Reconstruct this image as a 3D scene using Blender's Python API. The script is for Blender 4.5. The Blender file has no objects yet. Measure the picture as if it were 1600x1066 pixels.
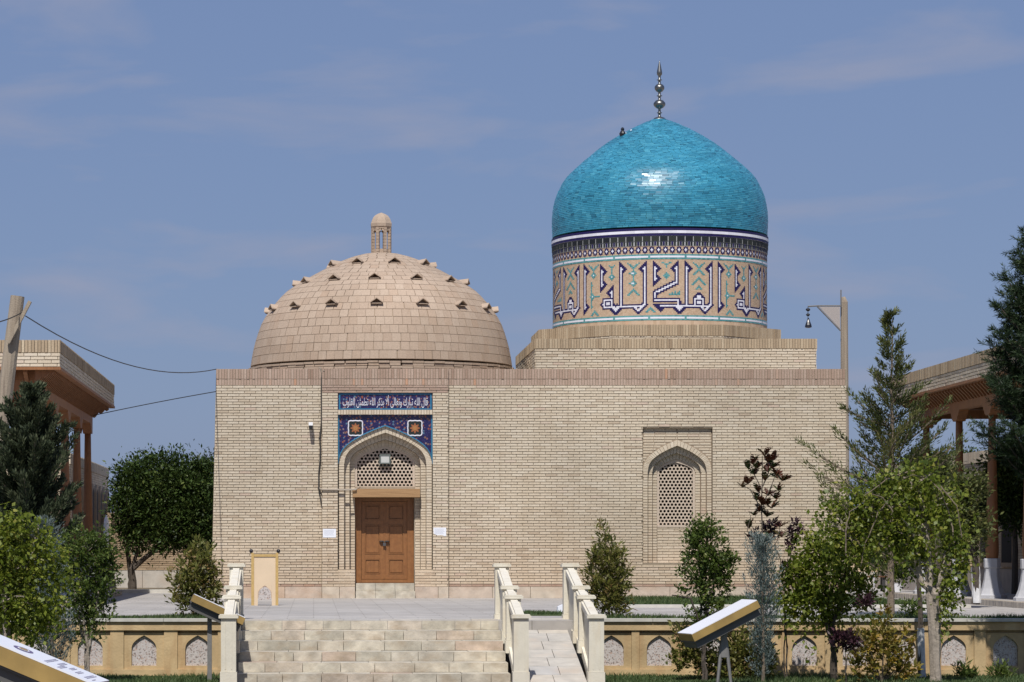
import bpy, math, random
import numpy as np
from mathutils import Vector, Matrix
R = math.radians
random.seed(7)
rng = np.random.default_rng(11)
scene = bpy.context.scene
col = scene.collection

# ------------------------------------------------------------------ camera
# eye 1.16 m above the terrace, lens axis square to the facade (shifted frame)
FL, VX, HY, EYE = 4650.0, 490.0, 860.0, 1.16
cam = bpy.data.cameras.new('camera')
cam.sensor_width = 36.0
cam.lens = FL / 1600 * 36
cam.shift_x = (800 - VX) / 1600
cam.shift_y = (HY - 533) / 1600
cam.clip_end = 3000
camo = bpy.data.objects.new('camera', cam)
camo.location = (0, 0, EYE)
camo.rotation_euler = (R(90), 0, 0)
col.objects.link(camo)
scene.camera = camo

# ------------------------------------------------------------------ light
SUN_EL, SUN_AZ = 55.0, 11.0          # azimuth: degrees to the left of straight behind the camera
w = bpy.data.worlds.new('World')
scene.world = w
w.use_nodes = True
nt = w.node_tree
bg = nt.nodes['Background']
sky = nt.nodes.new('ShaderNodeTexSky')
sky.sky_type = 'NISHITA'
sky.sun_disc = False
sky.sun_elevation = R(SUN_EL)
sky.sun_rotation = R(180 + SUN_AZ)
sky.altitude = 300
sky.air_density = 1.0
sky.dust_density = 1.0
sky.ozone_density = 3.0
# thin high cloud: wisps of noise over the whole sky
tc = nt.nodes.new('ShaderNodeTexCoord')
mp = nt.nodes.new('ShaderNodeMapping')
mp.inputs['Scale'].default_value = (11.0, 11.0, 46.0)
mp.inputs['Location'].default_value = (3.1, 0.4, 1.3)
nz = nt.nodes.new('ShaderNodeTexNoise')
nz.inputs['Scale'].default_value = 1.0
nz.inputs['Detail'].default_value = 6
nz.inputs['Roughness'].default_value = 0.5
nz.inputs['Distortion'].default_value = 0.3
rp = nt.nodes.new('ShaderNodeValToRGB')
rp.color_ramp.elements[0].position = 0.50
rp.color_ramp.elements[0].color = (0, 0, 0, 1)
rp.color_ramp.elements[1].position = 0.74
rp.color_ramp.elements[1].color = (0.75, 0.75, 0.75, 1)
mixc = nt.nodes.new('ShaderNodeMixRGB')
mixc.inputs['Color2'].default_value = (4.6, 4.9, 6.5, 1)
haze = nt.nodes.new('ShaderNodeMixRGB')
haze.blend_type = 'MIX'
haze.inputs['Fac'].default_value = 0.68
haze.inputs['Color2'].default_value = (2.65, 3.72, 6.95, 1)      # dusty air: an even veil over the blue
nt.links.new(tc.outputs['Generated'], mp.inputs['Vector'])
nt.links.new(mp.outputs['Vector'], nz.inputs['Vector'])
nt.links.new(nz.outputs['Fac'], rp.inputs['Fac'])
nt.links.new(sky.outputs['Color'], haze.inputs['Color1'])
nt.links.new(haze.outputs['Color'], mixc.inputs['Color1'])
nt.links.new(rp.outputs['Color'], mixc.inputs['Fac'])
nt.links.new(mixc.outputs['Color'], bg.inputs['Color'])
bg.inputs['Strength'].default_value = 0.074

sl = bpy.data.lights.new('sun', 'SUN')
sl.energy = 5.0
sl.angle = R(0.5)
sl.color = (1.0, 0.955, 0.89)
so = bpy.data.objects.new('sun', sl)
ce = math.cos(R(SUN_EL))
sdir = Vector((-math.sin(R(SUN_AZ)) * ce, -math.cos(R(SUN_AZ)) * ce, math.sin(R(SUN_EL))))
so.rotation_euler = sdir.to_track_quat('Z', 'Y').to_euler()
so.location = sdir * 100
col.objects.link(so)
scene.view_settings.view_transform = 'Standard'
scene.view_settings.look = 'None'
scene.view_settings.exposure = -0.08
scene.view_settings.gamma = 1.0
scene.view_settings.use_curve_mapping = False
scene.cycles.use_denoising = True
scene.cycles.max_bounces = 6

# ------------------------------------------------------------------ helpers
def at(px, py, d):                      # a pixel of the photograph at distance d, as a point of the place
    s = d / FL
    return Vector(((px - VX) * s, d, EYE + (HY - py) * s))
def ax(px, d): return (px - VX) * d / FL
def az(py, d): return EYE + (HY - py) * d / FL

WL = {}                                  # world location of every object made
def put(o, parent=None, loc=None):
    col.objects.link(o)
    if loc is None:
        loc = (0, 0, 0)
    loc = Vector(loc)
    WL[o] = loc
    if parent is not None:
        o.parent = parent
        o.location = loc - WL[parent]
    else:
        o.location = loc
    return o
def tag(o, label=None, cat=None, group=None, kind=None):
    if label: o['label'] = label
    if cat: o['category'] = cat
    if group: o['group'] = group
    if kind: o['kind'] = kind
    return o
def thing(name, label, cat, loc, group=None):
    o = bpy.data.objects.new(name, None)
    o.empty_display_size = 0.2
    put(o, None, loc)
    return tag(o, label, cat, group)

class MB:
    def __init__(s):
        s.v, s.f, s.t, s.m = [], [], [], []
    def face(s, pts, t=0.5, m=0):
        n = len(s.v)
        s.v.extend([tuple(p) for p in pts])
        s.f.append(tuple(range(n, n + len(pts)))); s.t.append(t); s.m.append(m)
    def box(s, x0, x1, y0, y1, z0, z1, t=0.5, m=0, skip=''):
        n = len(s.v)
        s.v.extend([(x0,y0,z0),(x1,y0,z0),(x1,y1,z0),(x0,y1,z0),(x0,y0,z1),(x1,y0,z1),(x1,y1,z1),(x0,y1,z1)])
        F = {'f':(0,1,5,4),'r':(1,2,6,5),'b':(2,3,7,6),'l':(3,0,4,7),'t':(4,5,6,7),'d':(3,2,1,0)}
        for k, q in F.items():
            if k in skip: continue
            s.f.append(tuple(n + i for i in q)); s.t.append(t); s.m.append(m)
    def obox(s, M, sx, sy, sz, t=0.5, m=0):    # box of size centred on matrix M
        n = len(s.v)
        for z in (-.5, .5):
            for x, y in ((-.5,-.5),(.5,-.5),(.5,.5),(-.5,.5)):
                s.v.append(tuple(M @ Vector((x*sx, y*sy, z*sz))))
        for q in ((0,1,5,4),(1,2,6,5),(2,3,7,6),(3,0,4,7),(4,5,6,7),(3,2,1,0)):
            s.f.append(tuple(n + i for i in q)); s.t.append(t); s.m.append(m)
    def tube(s, pts, rad, n=8, t=0.5, m=0, cap=True):
        pts = [Vector(p) for p in pts]
        if not hasattr(rad, '__len__'): rad = [rad] * len(pts)
        base = len(s.v)
        prev = None
        for i, p in enumerate(pts):
            d = (pts[min(i+1, len(pts)-1)] - pts[max(i-1, 0)])
            d = d.normalized() if d.length > 1e-9 else Vector((0,0,1))
            if prev is None:
                a = d.orthogonal().normalized()
            else:
                a = (prev - d * prev.dot(d))
                a = a.normalized() if a.length > 1e-6 else d.orthogonal().normalized()
            prev = a
            b = d.cross(a)
            for k in range(n):
                th = 2 * math.pi * k / n
                s.v.append(tuple(p + (a * math.cos(th) + b * math.sin(th)) * rad[i]))
        for i in range(len(pts) - 1):
            for k in range(n):
                k2 = (k + 1) % n
                s.f.append((base+i*n+k, base+i*n+k2, base+(i+1)*n+k2, base+(i+1)*n+k)); s.t.append(t); s.m.append(m)
        if cap:
            s.f.append(tuple(base + k for k in reversed(range(n)))); s.t.append(t); s.m.append(m)
            e = base + (len(pts)-1)*n
            s.f.append(tuple(e + k for k in range(n))); s.t.append(t); s.m.append(m)
    def lathe(s, prof, n=24, c=(0,0,0), t=0.5, m=0, phase=0.0):     # prof: (r, z)
        base = len(s.v)
        for r, z in prof:
            for k in range(n):
                th = 2*math.pi*k/n + phase
                s.v.append((c[0]+r*math.cos(th), c[1]+r*math.sin(th), c[2]+z))
        for i in range(len(prof)-1):
            for k in range(n):
                k2 = (k+1) % n
                s.f.append((base+i*n+k, base+i*n+k2, base+(i+1)*n+k2, base+(i+1)*n+k)); s.t.append(t); s.m.append(m)
        s.f.append(tuple(base+(len(prof)-1)*n+k for k in range(n))); s.t.append(t); s.m.append(m)
        s.f.append(tuple(base+k for k in reversed(range(n)))); s.t.append(t); s.m.append(m)
    def prism(s, poly, d0, d1, plane='xz', t=0.5, m=0):    # poly in the plane, extruded along the third axis
        def P(u, v, d):
            return (u, d, v) if plane == 'xz' else ((d, u, v) if plane == 'yz' else (u, v, d))
        s.face([P(u, v, d0) for u, v in poly], t, m)
        s.face([P(u, v, d1) for u, v in reversed(poly)], t, m)
        k = len(poly)
        for i in range(k):
            a, b = poly[i], poly[(i+1) % k]
            s.face([P(*b, d0), P(*a, d0), P(*a, d1), P(*b, d1)], t, m)
    def build(s, name, mats, parent=None, smooth=False, fix=True, loc=None):
        me = bpy.data.meshes.new(name)
        v = s.v
        if loc is not None:
            L = Vector(loc); v = [(p[0]-L.x, p[1]-L.y, p[2]-L.z) for p in s.v]
        me.from_pydata(v, [], s.f)
        if not isinstance(mats, (list, tuple)): mats = [mats]
        for mm in mats: me.materials.append(mm)
        if len(mats) > 1: me.polygons.foreach_set('material_index', s.m)
        a = me.attributes.new('tint', 'FLOAT', 'FACE')
        a.data.foreach_set('value', s.t)
        if smooth: me.polygons.foreach_set('use_smooth', [True]*len(s.f))
        me.update()
        o = bpy.data.objects.new(name, me)
        return put(o, parent, loc)

def mesh_np(name, V, Q, tint, mat, parent=None, smooth=False):
    me = bpy.data.meshes.new(name)
    V = np.asarray(V, dtype=np.float32); Q = np.asarray(Q, dtype=np.int32)
    me.vertices.add(len(V)); me.vertices.foreach_set('co', V.ravel())
    k = Q.shape[1]
    me.loops.add(Q.size); me.loops.foreach_set('vertex_index', Q.ravel())
    me.polygons.add(len(Q))
    me.polygons.foreach_set('loop_start', np.arange(0, Q.size, k, dtype=np.int32))
    me.materials.append(mat)
    a = me.attributes.new('tint', 'FLOAT', 'FACE')
    a.data.foreach_set('value', np.asarray(tint, dtype=np.float32))
    me.update(calc_edges=True)
    o = bpy.data.objects.new(name, me)
    return put(o, parent)

def instance(name, me, M, parent, tint=None):      # one piece sharing mesh data, placed by a world matrix
    o = bpy.data.objects.new(name, me)
    col.objects.link(o)
    o.parent = parent
    o.matrix_local = Matrix.Translation(-WL[parent]) @ M
    WL[o] = M.to_translation()
    return o

# ------------------------------------------------------------------ materials
def mat(name, stops, rough=0.8, noise=(0, 0), bump=(0, 0), single=False, spec=0.5, metal=0.0, big=(0, 0), stain=None, transl=0.0, coat=0.0, extra=None):
    m = bpy.data.materials.new(name); m.use_nodes = True
    N = m.node_tree; L = N.links
    b = N.nodes['Principled BSDF']
    b.inputs['Roughness'].default_value = rough
    b.inputs['Specular IOR Level'].default_value = spec
    b.inputs['Metallic'].default_value = metal
    b.inputs['Coat Weight'].default_value = coat
    b.inputs['Coat Roughness'].default_value = 0.12
    if single:
        s = N.nodes.new('ShaderNodeObjectInfo'); fac = s.outputs['Random']
    else:
        s = N.nodes.new('ShaderNodeAttribute'); s.attribute_name = 'tint'; fac = s.outputs['Fac']
    r = N.nodes.new('ShaderNodeValToRGB')
    el = r.color_ramp.elements
    while len(el) < len(stops): el.new(0.5)
    for e, (p, c) in zip(el, stops):
        e.position = p; e.color = (*c, 1)
    L.new(fac, r.inputs['Fac'])
    out = r.outputs['Color']
    geo = N.nodes.new('ShaderNodeNewGeometry')
    def noise_tex(scale, detail=4, vec=None):
        t = N.nodes.new('ShaderNodeTexNoise'); t.inputs['Scale'].default_value = scale; t.inputs['Detail'].default_value = detail
        L.new(vec if vec else geo.outputs['Position'], t.inputs['Vector'])
        return t
    def modulate(col_in, t, amt):
        mr = N.nodes.new('ShaderNodeMapRange')
        mr.inputs['From Min'].default_value = 0.28; mr.inputs['From Max'].default_value = 0.72
        mr.inputs['To Min'].default_value = 1 - amt; mr.inputs['To Max'].default_value = 1 + amt
        L.new(t.outputs['Fac'], mr.inputs['Value'])
        mx = N.nodes.new('ShaderNodeMixRGB'); mx.blend_type = 'MULTIPLY'; mx.inputs['Fac'].default_value = 1
        L.new(col_in, mx.inputs['Color1']); L.new(mr.outputs['Result'], mx.inputs['Color2'])
        return mx.outputs['Color']
    if noise[1]: out = modulate(out, noise_tex(noise[0]), noise[1])
    if big[1]: out = modulate(out, noise_tex(big[0], 3), big[1])
    if stain:                                   # (scale vec, lo, hi, colour, strength)
        mpn = N.nodes.new('ShaderNodeMapping'); mpn.inputs['Scale'].default_value = stain[0]
        L.new(geo.outputs['Position'], mpn.inputs['Vector'])
        t = noise_tex(1.0, 5, mpn.outputs['Vector'])
        mr = N.nodes.new('ShaderNodeMapRange')
        mr.inputs['From Min'].default_value = stain[1]; mr.inputs['From Max'].default_value = stain[2]
        mr.inputs['To Max'].default_value = stain[4]
        L.new(t.outputs['Fac'], mr.inputs['Value'])
        mx = N.nodes.new('ShaderNodeMixRGB')
        L.new(mr.outputs['Result'], mx.inputs['Fac']); L.new(out, mx.inputs['Color1'])
        mx.inputs['Color2'].default_value = (*stain[3], 1)
        out = mx.outputs['Color']
    if extra: out = extra(N, L, geo, out)
    L.new(out, b.inputs['Base Color'])
    if bump[1]:
        t = noise_tex(bump[0], 5)
        bp = N.nodes.new('ShaderNodeBump'); bp.inputs['Strength'].default_value = bump[1]; bp.inputs['Distance'].default_value = 0.02
        L.new(t.outputs['Fac'], bp.inputs['Height']); L.new(bp.outputs['Normal'], b.inputs['Normal'])
    if transl:
        tr = N.nodes.new('ShaderNodeBsdfTranslucent')
        hs = N.nodes.new('ShaderNodeHueSaturation'); hs.inputs['Value'].default_value = 1.3; hs.inputs['Hue'].default_value = 0.49
        L.new(out, hs.inputs['Color']); L.new(hs.outputs['Color'], tr.inputs['Color'])
        ms = N.nodes.new('ShaderNodeMixShader'); ms.inputs['Fac'].default_value = transl
        L.new(b.outputs['BSDF'], ms.inputs[1]); L.new(tr.outputs['BSDF'], ms.inputs[2])
        L.new(ms.outputs['Shader'], N.nodes['Material Output'].inputs['Surface'])
    return m

def flat(name, c, rough=0.7, **k):
    return mat(name, [(0, [x*.9 for x in c]), (1, [x*1.1 for x in c])], rough, **k)

BR = [(0, (.46,.375,.28)), (.2, (.54,.455,.345)), (.5, (.57,.488,.375)), (.85, (.615,.54,.43)), (1, (.54,.43,.34))]
M = {}
def weather(N, L, geo, out):
    sp = N.nodes.new('ShaderNodeSeparateXYZ'); L.new(geo.outputs['Position'], sp.inputs['Vector'])
    t = N.nodes.new('ShaderNodeTexNoise'); t.inputs['Scale'].default_value = .55; t.inputs['Detail'].default_value = 4
    L.new(geo.outputs['Position'], t.inputs['Vector'])
    ad = N.nodes.new('ShaderNodeMath'); ad.operation = 'MULTIPLY_ADD'; ad.inputs[1].default_value = -3.2
    L.new(t.outputs['Fac'], ad.inputs[0]); L.new(sp.outputs['Z'], ad.inputs[2])       # damp line wanders
    mr = N.nodes.new('ShaderNodeMapRange'); mr.inputs['From Min'].default_value = -1.5; mr.inputs['From Max'].default_value = 1.2
    mr.inputs['To Min'].default_value = .75; mr.inputs['To Max'].default_value = 0
    L.new(ad.outputs[0], mr.inputs['Value'])
    mx = N.nodes.new('ShaderNodeMixRGB'); mx.blend_type = 'MULTIPLY'; mx.inputs['Color2'].default_value = (.95, .86, .80, 1)
    L.new(mr.outputs['Result'], mx.inputs['Fac']); L.new(out, mx.inputs['Color1'])
    mpn = N.nodes.new('ShaderNodeMapping'); mpn.inputs['Scale'].default_value = (3.5, 3.5, .35)
    L.new(geo.outputs['Position'], mpn.inputs['Vector'])
    t2 = N.nodes.new('ShaderNodeTexNoise'); t2.inputs['Scale'].default_value = 1; t2.inputs['Detail'].default_value = 5
    L.new(mpn.outputs['Vector'], t2.inputs['Vector'])
    mr2 = N.nodes.new('ShaderNodeMapRange'); mr2.inputs['From Min'].default_value = .55; mr2.inputs['From Max'].default_value = .78; mr2.inputs['To Max'].default_value = .5
    L.new(t2.outputs['Fac'], mr2.inputs['Value'])
    m2 = N.nodes.new('ShaderNodeMixRGB'); m2.blend_type = 'MULTIPLY'; m2.inputs['Color2'].default_value = (.80, .76, .70, 1)
    L.new(mr2.outputs['Result'], m2.inputs['Fac']); L.new(mx.outputs['Color'], m2.inputs['Color1'])
    return m2.outputs['Color']
def brick_mats(k, stops):
    M[k] = mat(k, stops, .9, noise=(28, .10), big=(.35, .12), bump=(60, .3), spec=.2, extra=weather)
    M[k+'_one'] = mat(k+'_one', stops, .9, noise=(28, .10), big=(.35, .12), bump=(60, .3), spec=.2, single=True, extra=weather)
brick_mats('brick', BR)
brick_mats('red_brick', [(0, (.30,.205,.155)), (.5, (.385,.28,.22)), (.85, (.44,.335,.27)), (1, (.46,.27,.18))])
brick_mats('old_brick', [(0, (.30,.225,.15)), (.5, (.40,.31,.21)), (1, (.50,.41,.29))])
M['mortar'] = flat('mortar', (.27,.22,.16), .95, noise=(20, .12))
M['niche_joint'] = flat('niche_joint', (.32,.25,.18), .95, noise=(20, .12))
M['mortar_light'] = flat('mortar_light', (.33,.275,.205), .95, noise=(20, .12))
brick_mats('dome_tile', [(0, (.375,.285,.215)), (.4, (.40,.31,.237)), (.8, (.42,.33,.255)), (1, (.385,.285,.21))])
M['dome_joint'] = flat('dome_joint', (.33,.255,.19), .95)
TQ = [(0, (.024,.160,.262)), (.25, (.032,.210,.325)), (.65, (.042,.245,.368)), (.92, (.07,.305,.42)), (1, (.018,.125,.205))]
M['turquoise'] = mat('turquoise', TQ, .36, noise=(3, .10), big=(.9, .10), spec=.4, coat=.05)
M['turquoise_one'] = mat('turquoise_one', TQ, .36, noise=(3, .10), big=(.9, .10), spec=.4, coat=.05, single=True)
M['grout'] = flat('grout', (.02,.17,.20), .8)
M['tile_brick'] = mat('tile_brick', [(0, (.43,.31,.205)), (.5, (.48,.355,.245)), (.85, (.52,.39,.28)), (1, (.50,.33,.22))], .85, noise=(5, .06))
M['tile_navy'] = flat('tile_navy', (.018,.013,.078), .5, spec=.25)
M['tile_white'] = flat('tile_white', (.70,.70,.77), .5)
M['tile_teal'] = mat('tile_teal', [(0, (.05,.21,.23)), (1, (.13,.34,.34))], .3, coat=.2)
M['tile_dark'] = mat('tile_dark', [(0, (.012,.014,.02)), (.6, (.025,.03,.03)), (1, (.03,.035,.03))], .7, spec=.2)
M['tile_grey'] = flat('tile_grey', (.42,.43,.44), .5)
M['steel'] = flat('steel', (.22,.22,.21), .38, metal=1.0)
M['stone'] = mat('stone', [(0, (.40,.30,.215)), (.3, (.47,.38,.275)), (.6, (.52,.43,.31)), (.85, (.50,.36,.28)), (1, (.40,.37,.32))], .75, noise=(5, .16), bump=(14, .35), stain=((2.2, 2.2, 4), .50, .74, (.40,.27,.18), .55))
M['stone_one'] = mat('stone_one', [(0, (.40,.37,.30)), (.3, (.46,.42,.34)), (.6, (.49,.44,.355)), (.85, (.44,.41,.345)), (.95, (.47,.40,.32)), (1, (.42,.33,.26))], .8, noise=(5, .26), big=(1.3, .16), bump=(11, .6), single=True, stain=((3.2, 3.2, 6), .48, .72, (.32,.25,.17), .65))
M['slab_one'] = mat('slab_one', [(0, (.42,.40,.37)), (.5, (.46,.435,.40)), (.8, (.47,.43,.375)), (1, (.41,.40,.39))], .7, noise=(4, .14), bump=(12, .25), single=True, stain=((2, 2, 2), .52, .75, (.40,.30,.22), .5))
M['pale_stone'] = mat('pale_stone', [(0, (.62,.58,.48)), (1, (.70,.66,.57))], .6, noise=(6, .06), bump=(30, .15), stain=((6, 6, 1.2), .52, .78, (.52,.42,.27), .55))
M['ochre'] = mat('ochre', [(0, (.42,.30,.155)), (.5, (.46,.335,.18)), (1, (.43,.29,.14))], .85, noise=(3, .16), big=(.9, .12), bump=(25, .25), stain=((5, 5, 1.0), .5, .75, (.34,.19,.08), .7))
M['coping'] = flat('coping', (.52,.50,.45), .8, noise=(6, .12))
def pebble(N, L, geo, out):
    v = N.nodes.new('ShaderNodeTexVoronoi'); v.inputs['Scale'].default_value = 58
    L.new(geo.outputs['Position'], v.inputs['Vector'])
    r = N.nodes.new('ShaderNodeValToRGB')
    e = r.color_ramp.elements
    e[0].position = 0; e[0].color = (.47,.43,.41,1); e[1].position = 1; e[1].color = (.44,.38,.36,1)
    for p, c in ((.55, (.44,.39,.37)), (.66, (.22,.17,.15)), (.76, (.42,.31,.26)), (.84, (.20,.18,.17)), (.9, (.52,.49,.47))):
        x = e.new(p); x.color = (*c, 1)
    r.color_ramp.interpolation = 'CONSTANT'
    sep = N.nodes.new('ShaderNodeSeparateColor')
    L.new(v.outputs['Color'], sep.inputs['Color']); L.new(sep.outputs['Red'], r.inputs['Fac'])
    return r.outputs['Color']
M['pebble'] = mat('pebble', [(0, (.5,.5,.5)), (1, (.5,.5,.5))], .7, extra=pebble, bump=(60, .2))
M['door_wood'] = mat('door_wood', [(0, (.215,.088,.027)), (1, (.27,.118,.038))], .5, noise=(12, .15), stain=((26, 26, 2.2), .45, .8, (.17,.06,.016), .6))
M['beam_wood'] = mat('beam_wood', [(0, (.33,.19,.085)), (1, (.38,.23,.11))], .7, stain=((2, 20, 30), .45, .8, (.20,.10,.04), .6))
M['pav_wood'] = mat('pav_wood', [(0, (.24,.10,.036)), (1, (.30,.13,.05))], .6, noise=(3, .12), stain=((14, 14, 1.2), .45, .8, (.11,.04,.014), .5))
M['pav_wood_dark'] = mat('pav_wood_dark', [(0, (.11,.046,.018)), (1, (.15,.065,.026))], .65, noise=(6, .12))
M['old_wood'] = mat('old_wood', [(0, (.30,.25,.19)), (1, (.36,.30,.23))], .9, bump=(40, .4), stain=((18, 18, .9), .42, .75, (.17,.13,.10), .7))
M['base_stone'] = flat('base_stone', (.50,.50,.52), .7, noise=(4, .10), bump=(20, .2))
M['iron'] = flat('iron', (.04,.04,.042), .5)
M['bead'] = flat('bead', (.012,.012,.018), .3)
M['grey_metal'] = flat('grey_metal', (.17,.165,.16), .5, noise=(20, .12))
M['gold_edge'] = flat('gold_edge', (.30,.20,.065), .5, noise=(5, .14), big=(1.5,.15))
M['board_under'] = flat('board_under', (.09,.088,.085), .6)
M['board_white'] = flat('board_white', (.74,.75,.80), .35)
M['print'] = flat('print', (.27,.27,.36), .6)
M['purple_print'] = flat('purple_print', (.13,.10,.20), .5)
M['paper'] = flat('paper', (.74,.76,.82), .7)
M['cctv_white'] = flat('cctv_white', (.82,.82,.82), .4)
M['cctv_black'] = flat('cctv_black', (.02,.02,.02), .3)
M['lamp_frame'] = flat('lamp_frame', (.12,.14,.13), .5)
M['lamp_glass'] = flat('lamp_glass', (.55,.56,.54), .12)
M['cable'] = flat('cable', (.03,.028,.026), .6)
M['conduit'] = flat('conduit', (.36,.31,.25), .5)
M['sign_cream'] = flat('sign_cream', (.64,.50,.345), .6, noise=(2, .05))
M['sign_gold'] = mat('sign_gold', [(0, (.44,.29,.10)), (1, (.52,.36,.14))], .5, noise=(14, .12))
M['banner'] = flat('banner', (.44,.40,.38), .8, transl=.2)
M['painted_shade'] = flat('painted_shade', (.02,.016,.013), .95)  # near-black colour standing in for the shade inside openings
M['grille'] = mat('grille', [(0, (.47,.38,.30)), (1, (.56,.47,.38))], .85)
M['tile_blue'] = flat('tile_blue', (.03,.17,.30), .3, coat=.2)
def floral(scale):
    def f(N, L, geo, out):
        v = N.nodes.new('ShaderNodeTexVoronoi'); v.inputs['Scale'].default_value = scale
        L.new(geo.outputs['Position'], v.inputs['Vector'])
        v2 = N.nodes.new('ShaderNodeTexVoronoi'); v2.inputs['Scale'].default_value = scale * 2.4
        L.new(geo.outputs['Position'], v2.inputs['Vector'])
        s1 = N.nodes.new('ShaderNodeSeparateColor'); L.new(v.outputs['Color'], s1.inputs['Color'])
        pal = N.nodes.new('ShaderNodeValToRGB'); pal.color_ramp.interpolation = 'CONSTANT'
        e = pal.color_ramp.elements
        e[0].position = 0; e[0].color = (.22,.09,.08,1); e[1].position = .4; e[1].color = (.19,.11,.07,1)
        for p, c in ((.62, (.24,.07,.04)), (.78, (.22,.15,.16)), (.9, (.08,.16,.24))):
            x = e.new(p); x.color = (*c, 1)
        L.new(s1.outputs['Red'], pal.inputs['Fac'])
        blob = N.nodes.new('ShaderNodeMath'); blob.operation = 'LESS_THAN'; blob.inputs[1].default_value = .36
        L.new(v.outputs['Distance'], blob.inputs[0])
        core = N.nodes.new('ShaderNodeMath'); core.operation = 'LESS_THAN'; core.inputs[1].default_value = .22
        L.new(v2.outputs['Distance'], core.inputs[0])
        a = N.nodes.new('ShaderNodeMixRGB'); a.inputs['Color1'].default_value = (.016,.012,.07,1); a.inputs['Color2'].default_value = (.07,.085,.23,1)
        L.new(core.outputs[0], a.inputs['Fac'])
        b = N.nodes.new('ShaderNodeMixRGB'); L.new(blob.outputs[0], b.inputs['Fac'])
        L.new(a.outputs['Color'], b.inputs['Color1']); L.new(pal.outputs['Color'], b.inputs['Color2'])
        return b.outputs['Color']
    return f
M['floral'] = mat('floral', [(0, (.1,.1,.1)), (1, (.1,.1,.1))], .3, extra=floral(15), coat=.2)
M['orange_tile'] = mat('orange_tile', [(0, (.30,.10,.04)), (1, (.34,.16,.055))], .5)
M['far_wall'] = mat('far_wall', [(0, (.36,.27,.185)), (1, (.42,.32,.225))], .9, noise=(10, .1))
M['plinth_grey'] = flat('plinth_grey', (.40,.35,.30), .85, noise=(3, .15))
def paving(N, L, geo, out):
    b = N.nodes.new('ShaderNodeTexBrick')
    b.inputs['Scale'].default_value = 1.0; b.inputs['Brick Width'].default_value = .9; b.inputs['Row Height'].default_value = .6
    b.inputs['Mortar Size'].default_value = .010; b.inputs['Color1'].default_value = (1,1,1,1); b.inputs['Color2'].default_value = (.86,.85,.84,1); b.inputs['Mortar'].default_value = (.62,.6,.58,1)
    L.new(geo.outputs['Position'], b.inputs['Vector'])
    mx = N.nodes.new('ShaderNodeMixRGB'); mx.blend_type = 'MULTIPLY'; mx.inputs['Fac'].default_value = 1
    L.new(out, mx.inputs['Color1']); L.new(b.outputs['Color'], mx.inputs['Color2'])
    return mx.outputs['Color']
M['paving'] = mat('paving', [(0, (.385,.365,.345)), (1, (.385,.365,.345))], .8, noise=(2.5, .12), big=(.3, .14), extra=paving, bump=(20, .2))
M['soil'] = mat('soil', [(0, (.15,.12,.08)), (1, (.15,.12,.08))], .95, noise=(3, .3), bump=(12, .5))
M['lawn_base'] = mat('lawn_base', [(0, (.05,.075,.022)), (1, (.05,.075,.022))], .95, noise=(2, .35), bump=(20, .5))
M['grass'] = mat('grass', [(0, (.035,.07,.018)), (.6, (.055,.10,.026)), (1, (.12,.14,.05))], .7, transl=.25)
def leafm(name, stops, rough=.45, tr=.3, spec=.35, single=False):
    M[name] = mat(name, stops, rough, transl=tr, spec=spec, single=single)
leafm('leaf_mulberry', [(0, (.06,.095,.012)), (.4, (.15,.20,.026)), (.75, (.25,.29,.045)), (1, (.36,.35,.08))], tr=.5)
leafm('leaf_box', [(0, (.038,.066,.013)), (.5, (.082,.125,.024)), (.85, (.135,.18,.04)), (1, (.19,.21,.06))], tr=.35)
leafm('leaf_photinia', [(0, (.07,.085,.018)), (.45, (.16,.17,.038)), (.8, (.26,.23,.075)), (1, (.32,.20,.09))], tr=.42)
leafm('leaf_dark', [(0, (.018,.034,.009)), (.5, (.042,.072,.016)), (.9, (.08,.115,.028)), (1, (.12,.15,.04))], tr=.2, spec=.2)
leafm('leaf_juniper', [(0, (.036,.052,.014)), (.5, (.085,.105,.028)), (.9, (.155,.16,.05)), (1, (.20,.185,.07))], .6, .25)
leafm('leaf_cypress', [(0, (.026,.038,.020)), (.5, (.056,.076,.038)), (1, (.12,.135,.075))], .7, .2)
leafm('leaf_pine', [(0, (.012,.026,.011)), (.6, (.028,.052,.018)), (1, (.065,.095,.034))], .55, .15)
leafm('leaf_blue', [(0, (.075,.105,.095)), (.5, (.13,.17,.16)), (1, (.23,.27,.26))], .7, .12)
leafm('leaf_plum', [(0, (.022,.010,.014)), (.6, (.048,.018,.026)), (1, (.09,.035,.045))], .45, .2)
leafm('leaf_magnolia', [(0, (.07,.022,.012)), (.5, (.10,.036,.018)), (.72, (.05,.06,.018)), (1, (.04,.075,.02))], .4, .2, single=True)
leafm('leaf_yellow', [(0, (.16,.15,.02)), (.5, (.36,.27,.04)), (.8, (.46,.32,.06)), (1, (.24,.13,.04))], .4, .4, single=True)
leafm('leaf_yellow_mass', [(0, (.09,.10,.02)), (.6, (.22,.18,.035)), (1, (.34,.24,.055))], .45, .4)
M['bark'] = mat('bark', [(0, (.14,.11,.08)), (1, (.19,.15,.11))], .95, noise=(18, .2), bump=(30, .6))
M['bark_grey'] = mat('bark_grey', [(0, (.26,.22,.18)), (1, (.33,.28,.23))], .95, noise=(14, .2), bump=(30, .6))
M['bark_dark'] = mat('bark_dark', [(0, (.06,.05,.04)), (1, (.09,.07,.055))], .95, noise=(18, .2), bump=(30, .5))
M['whitewash'] = flat('whitewash', (.60,.60,.60), .9, noise=(9, .2), bump=(25, .4))
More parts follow.
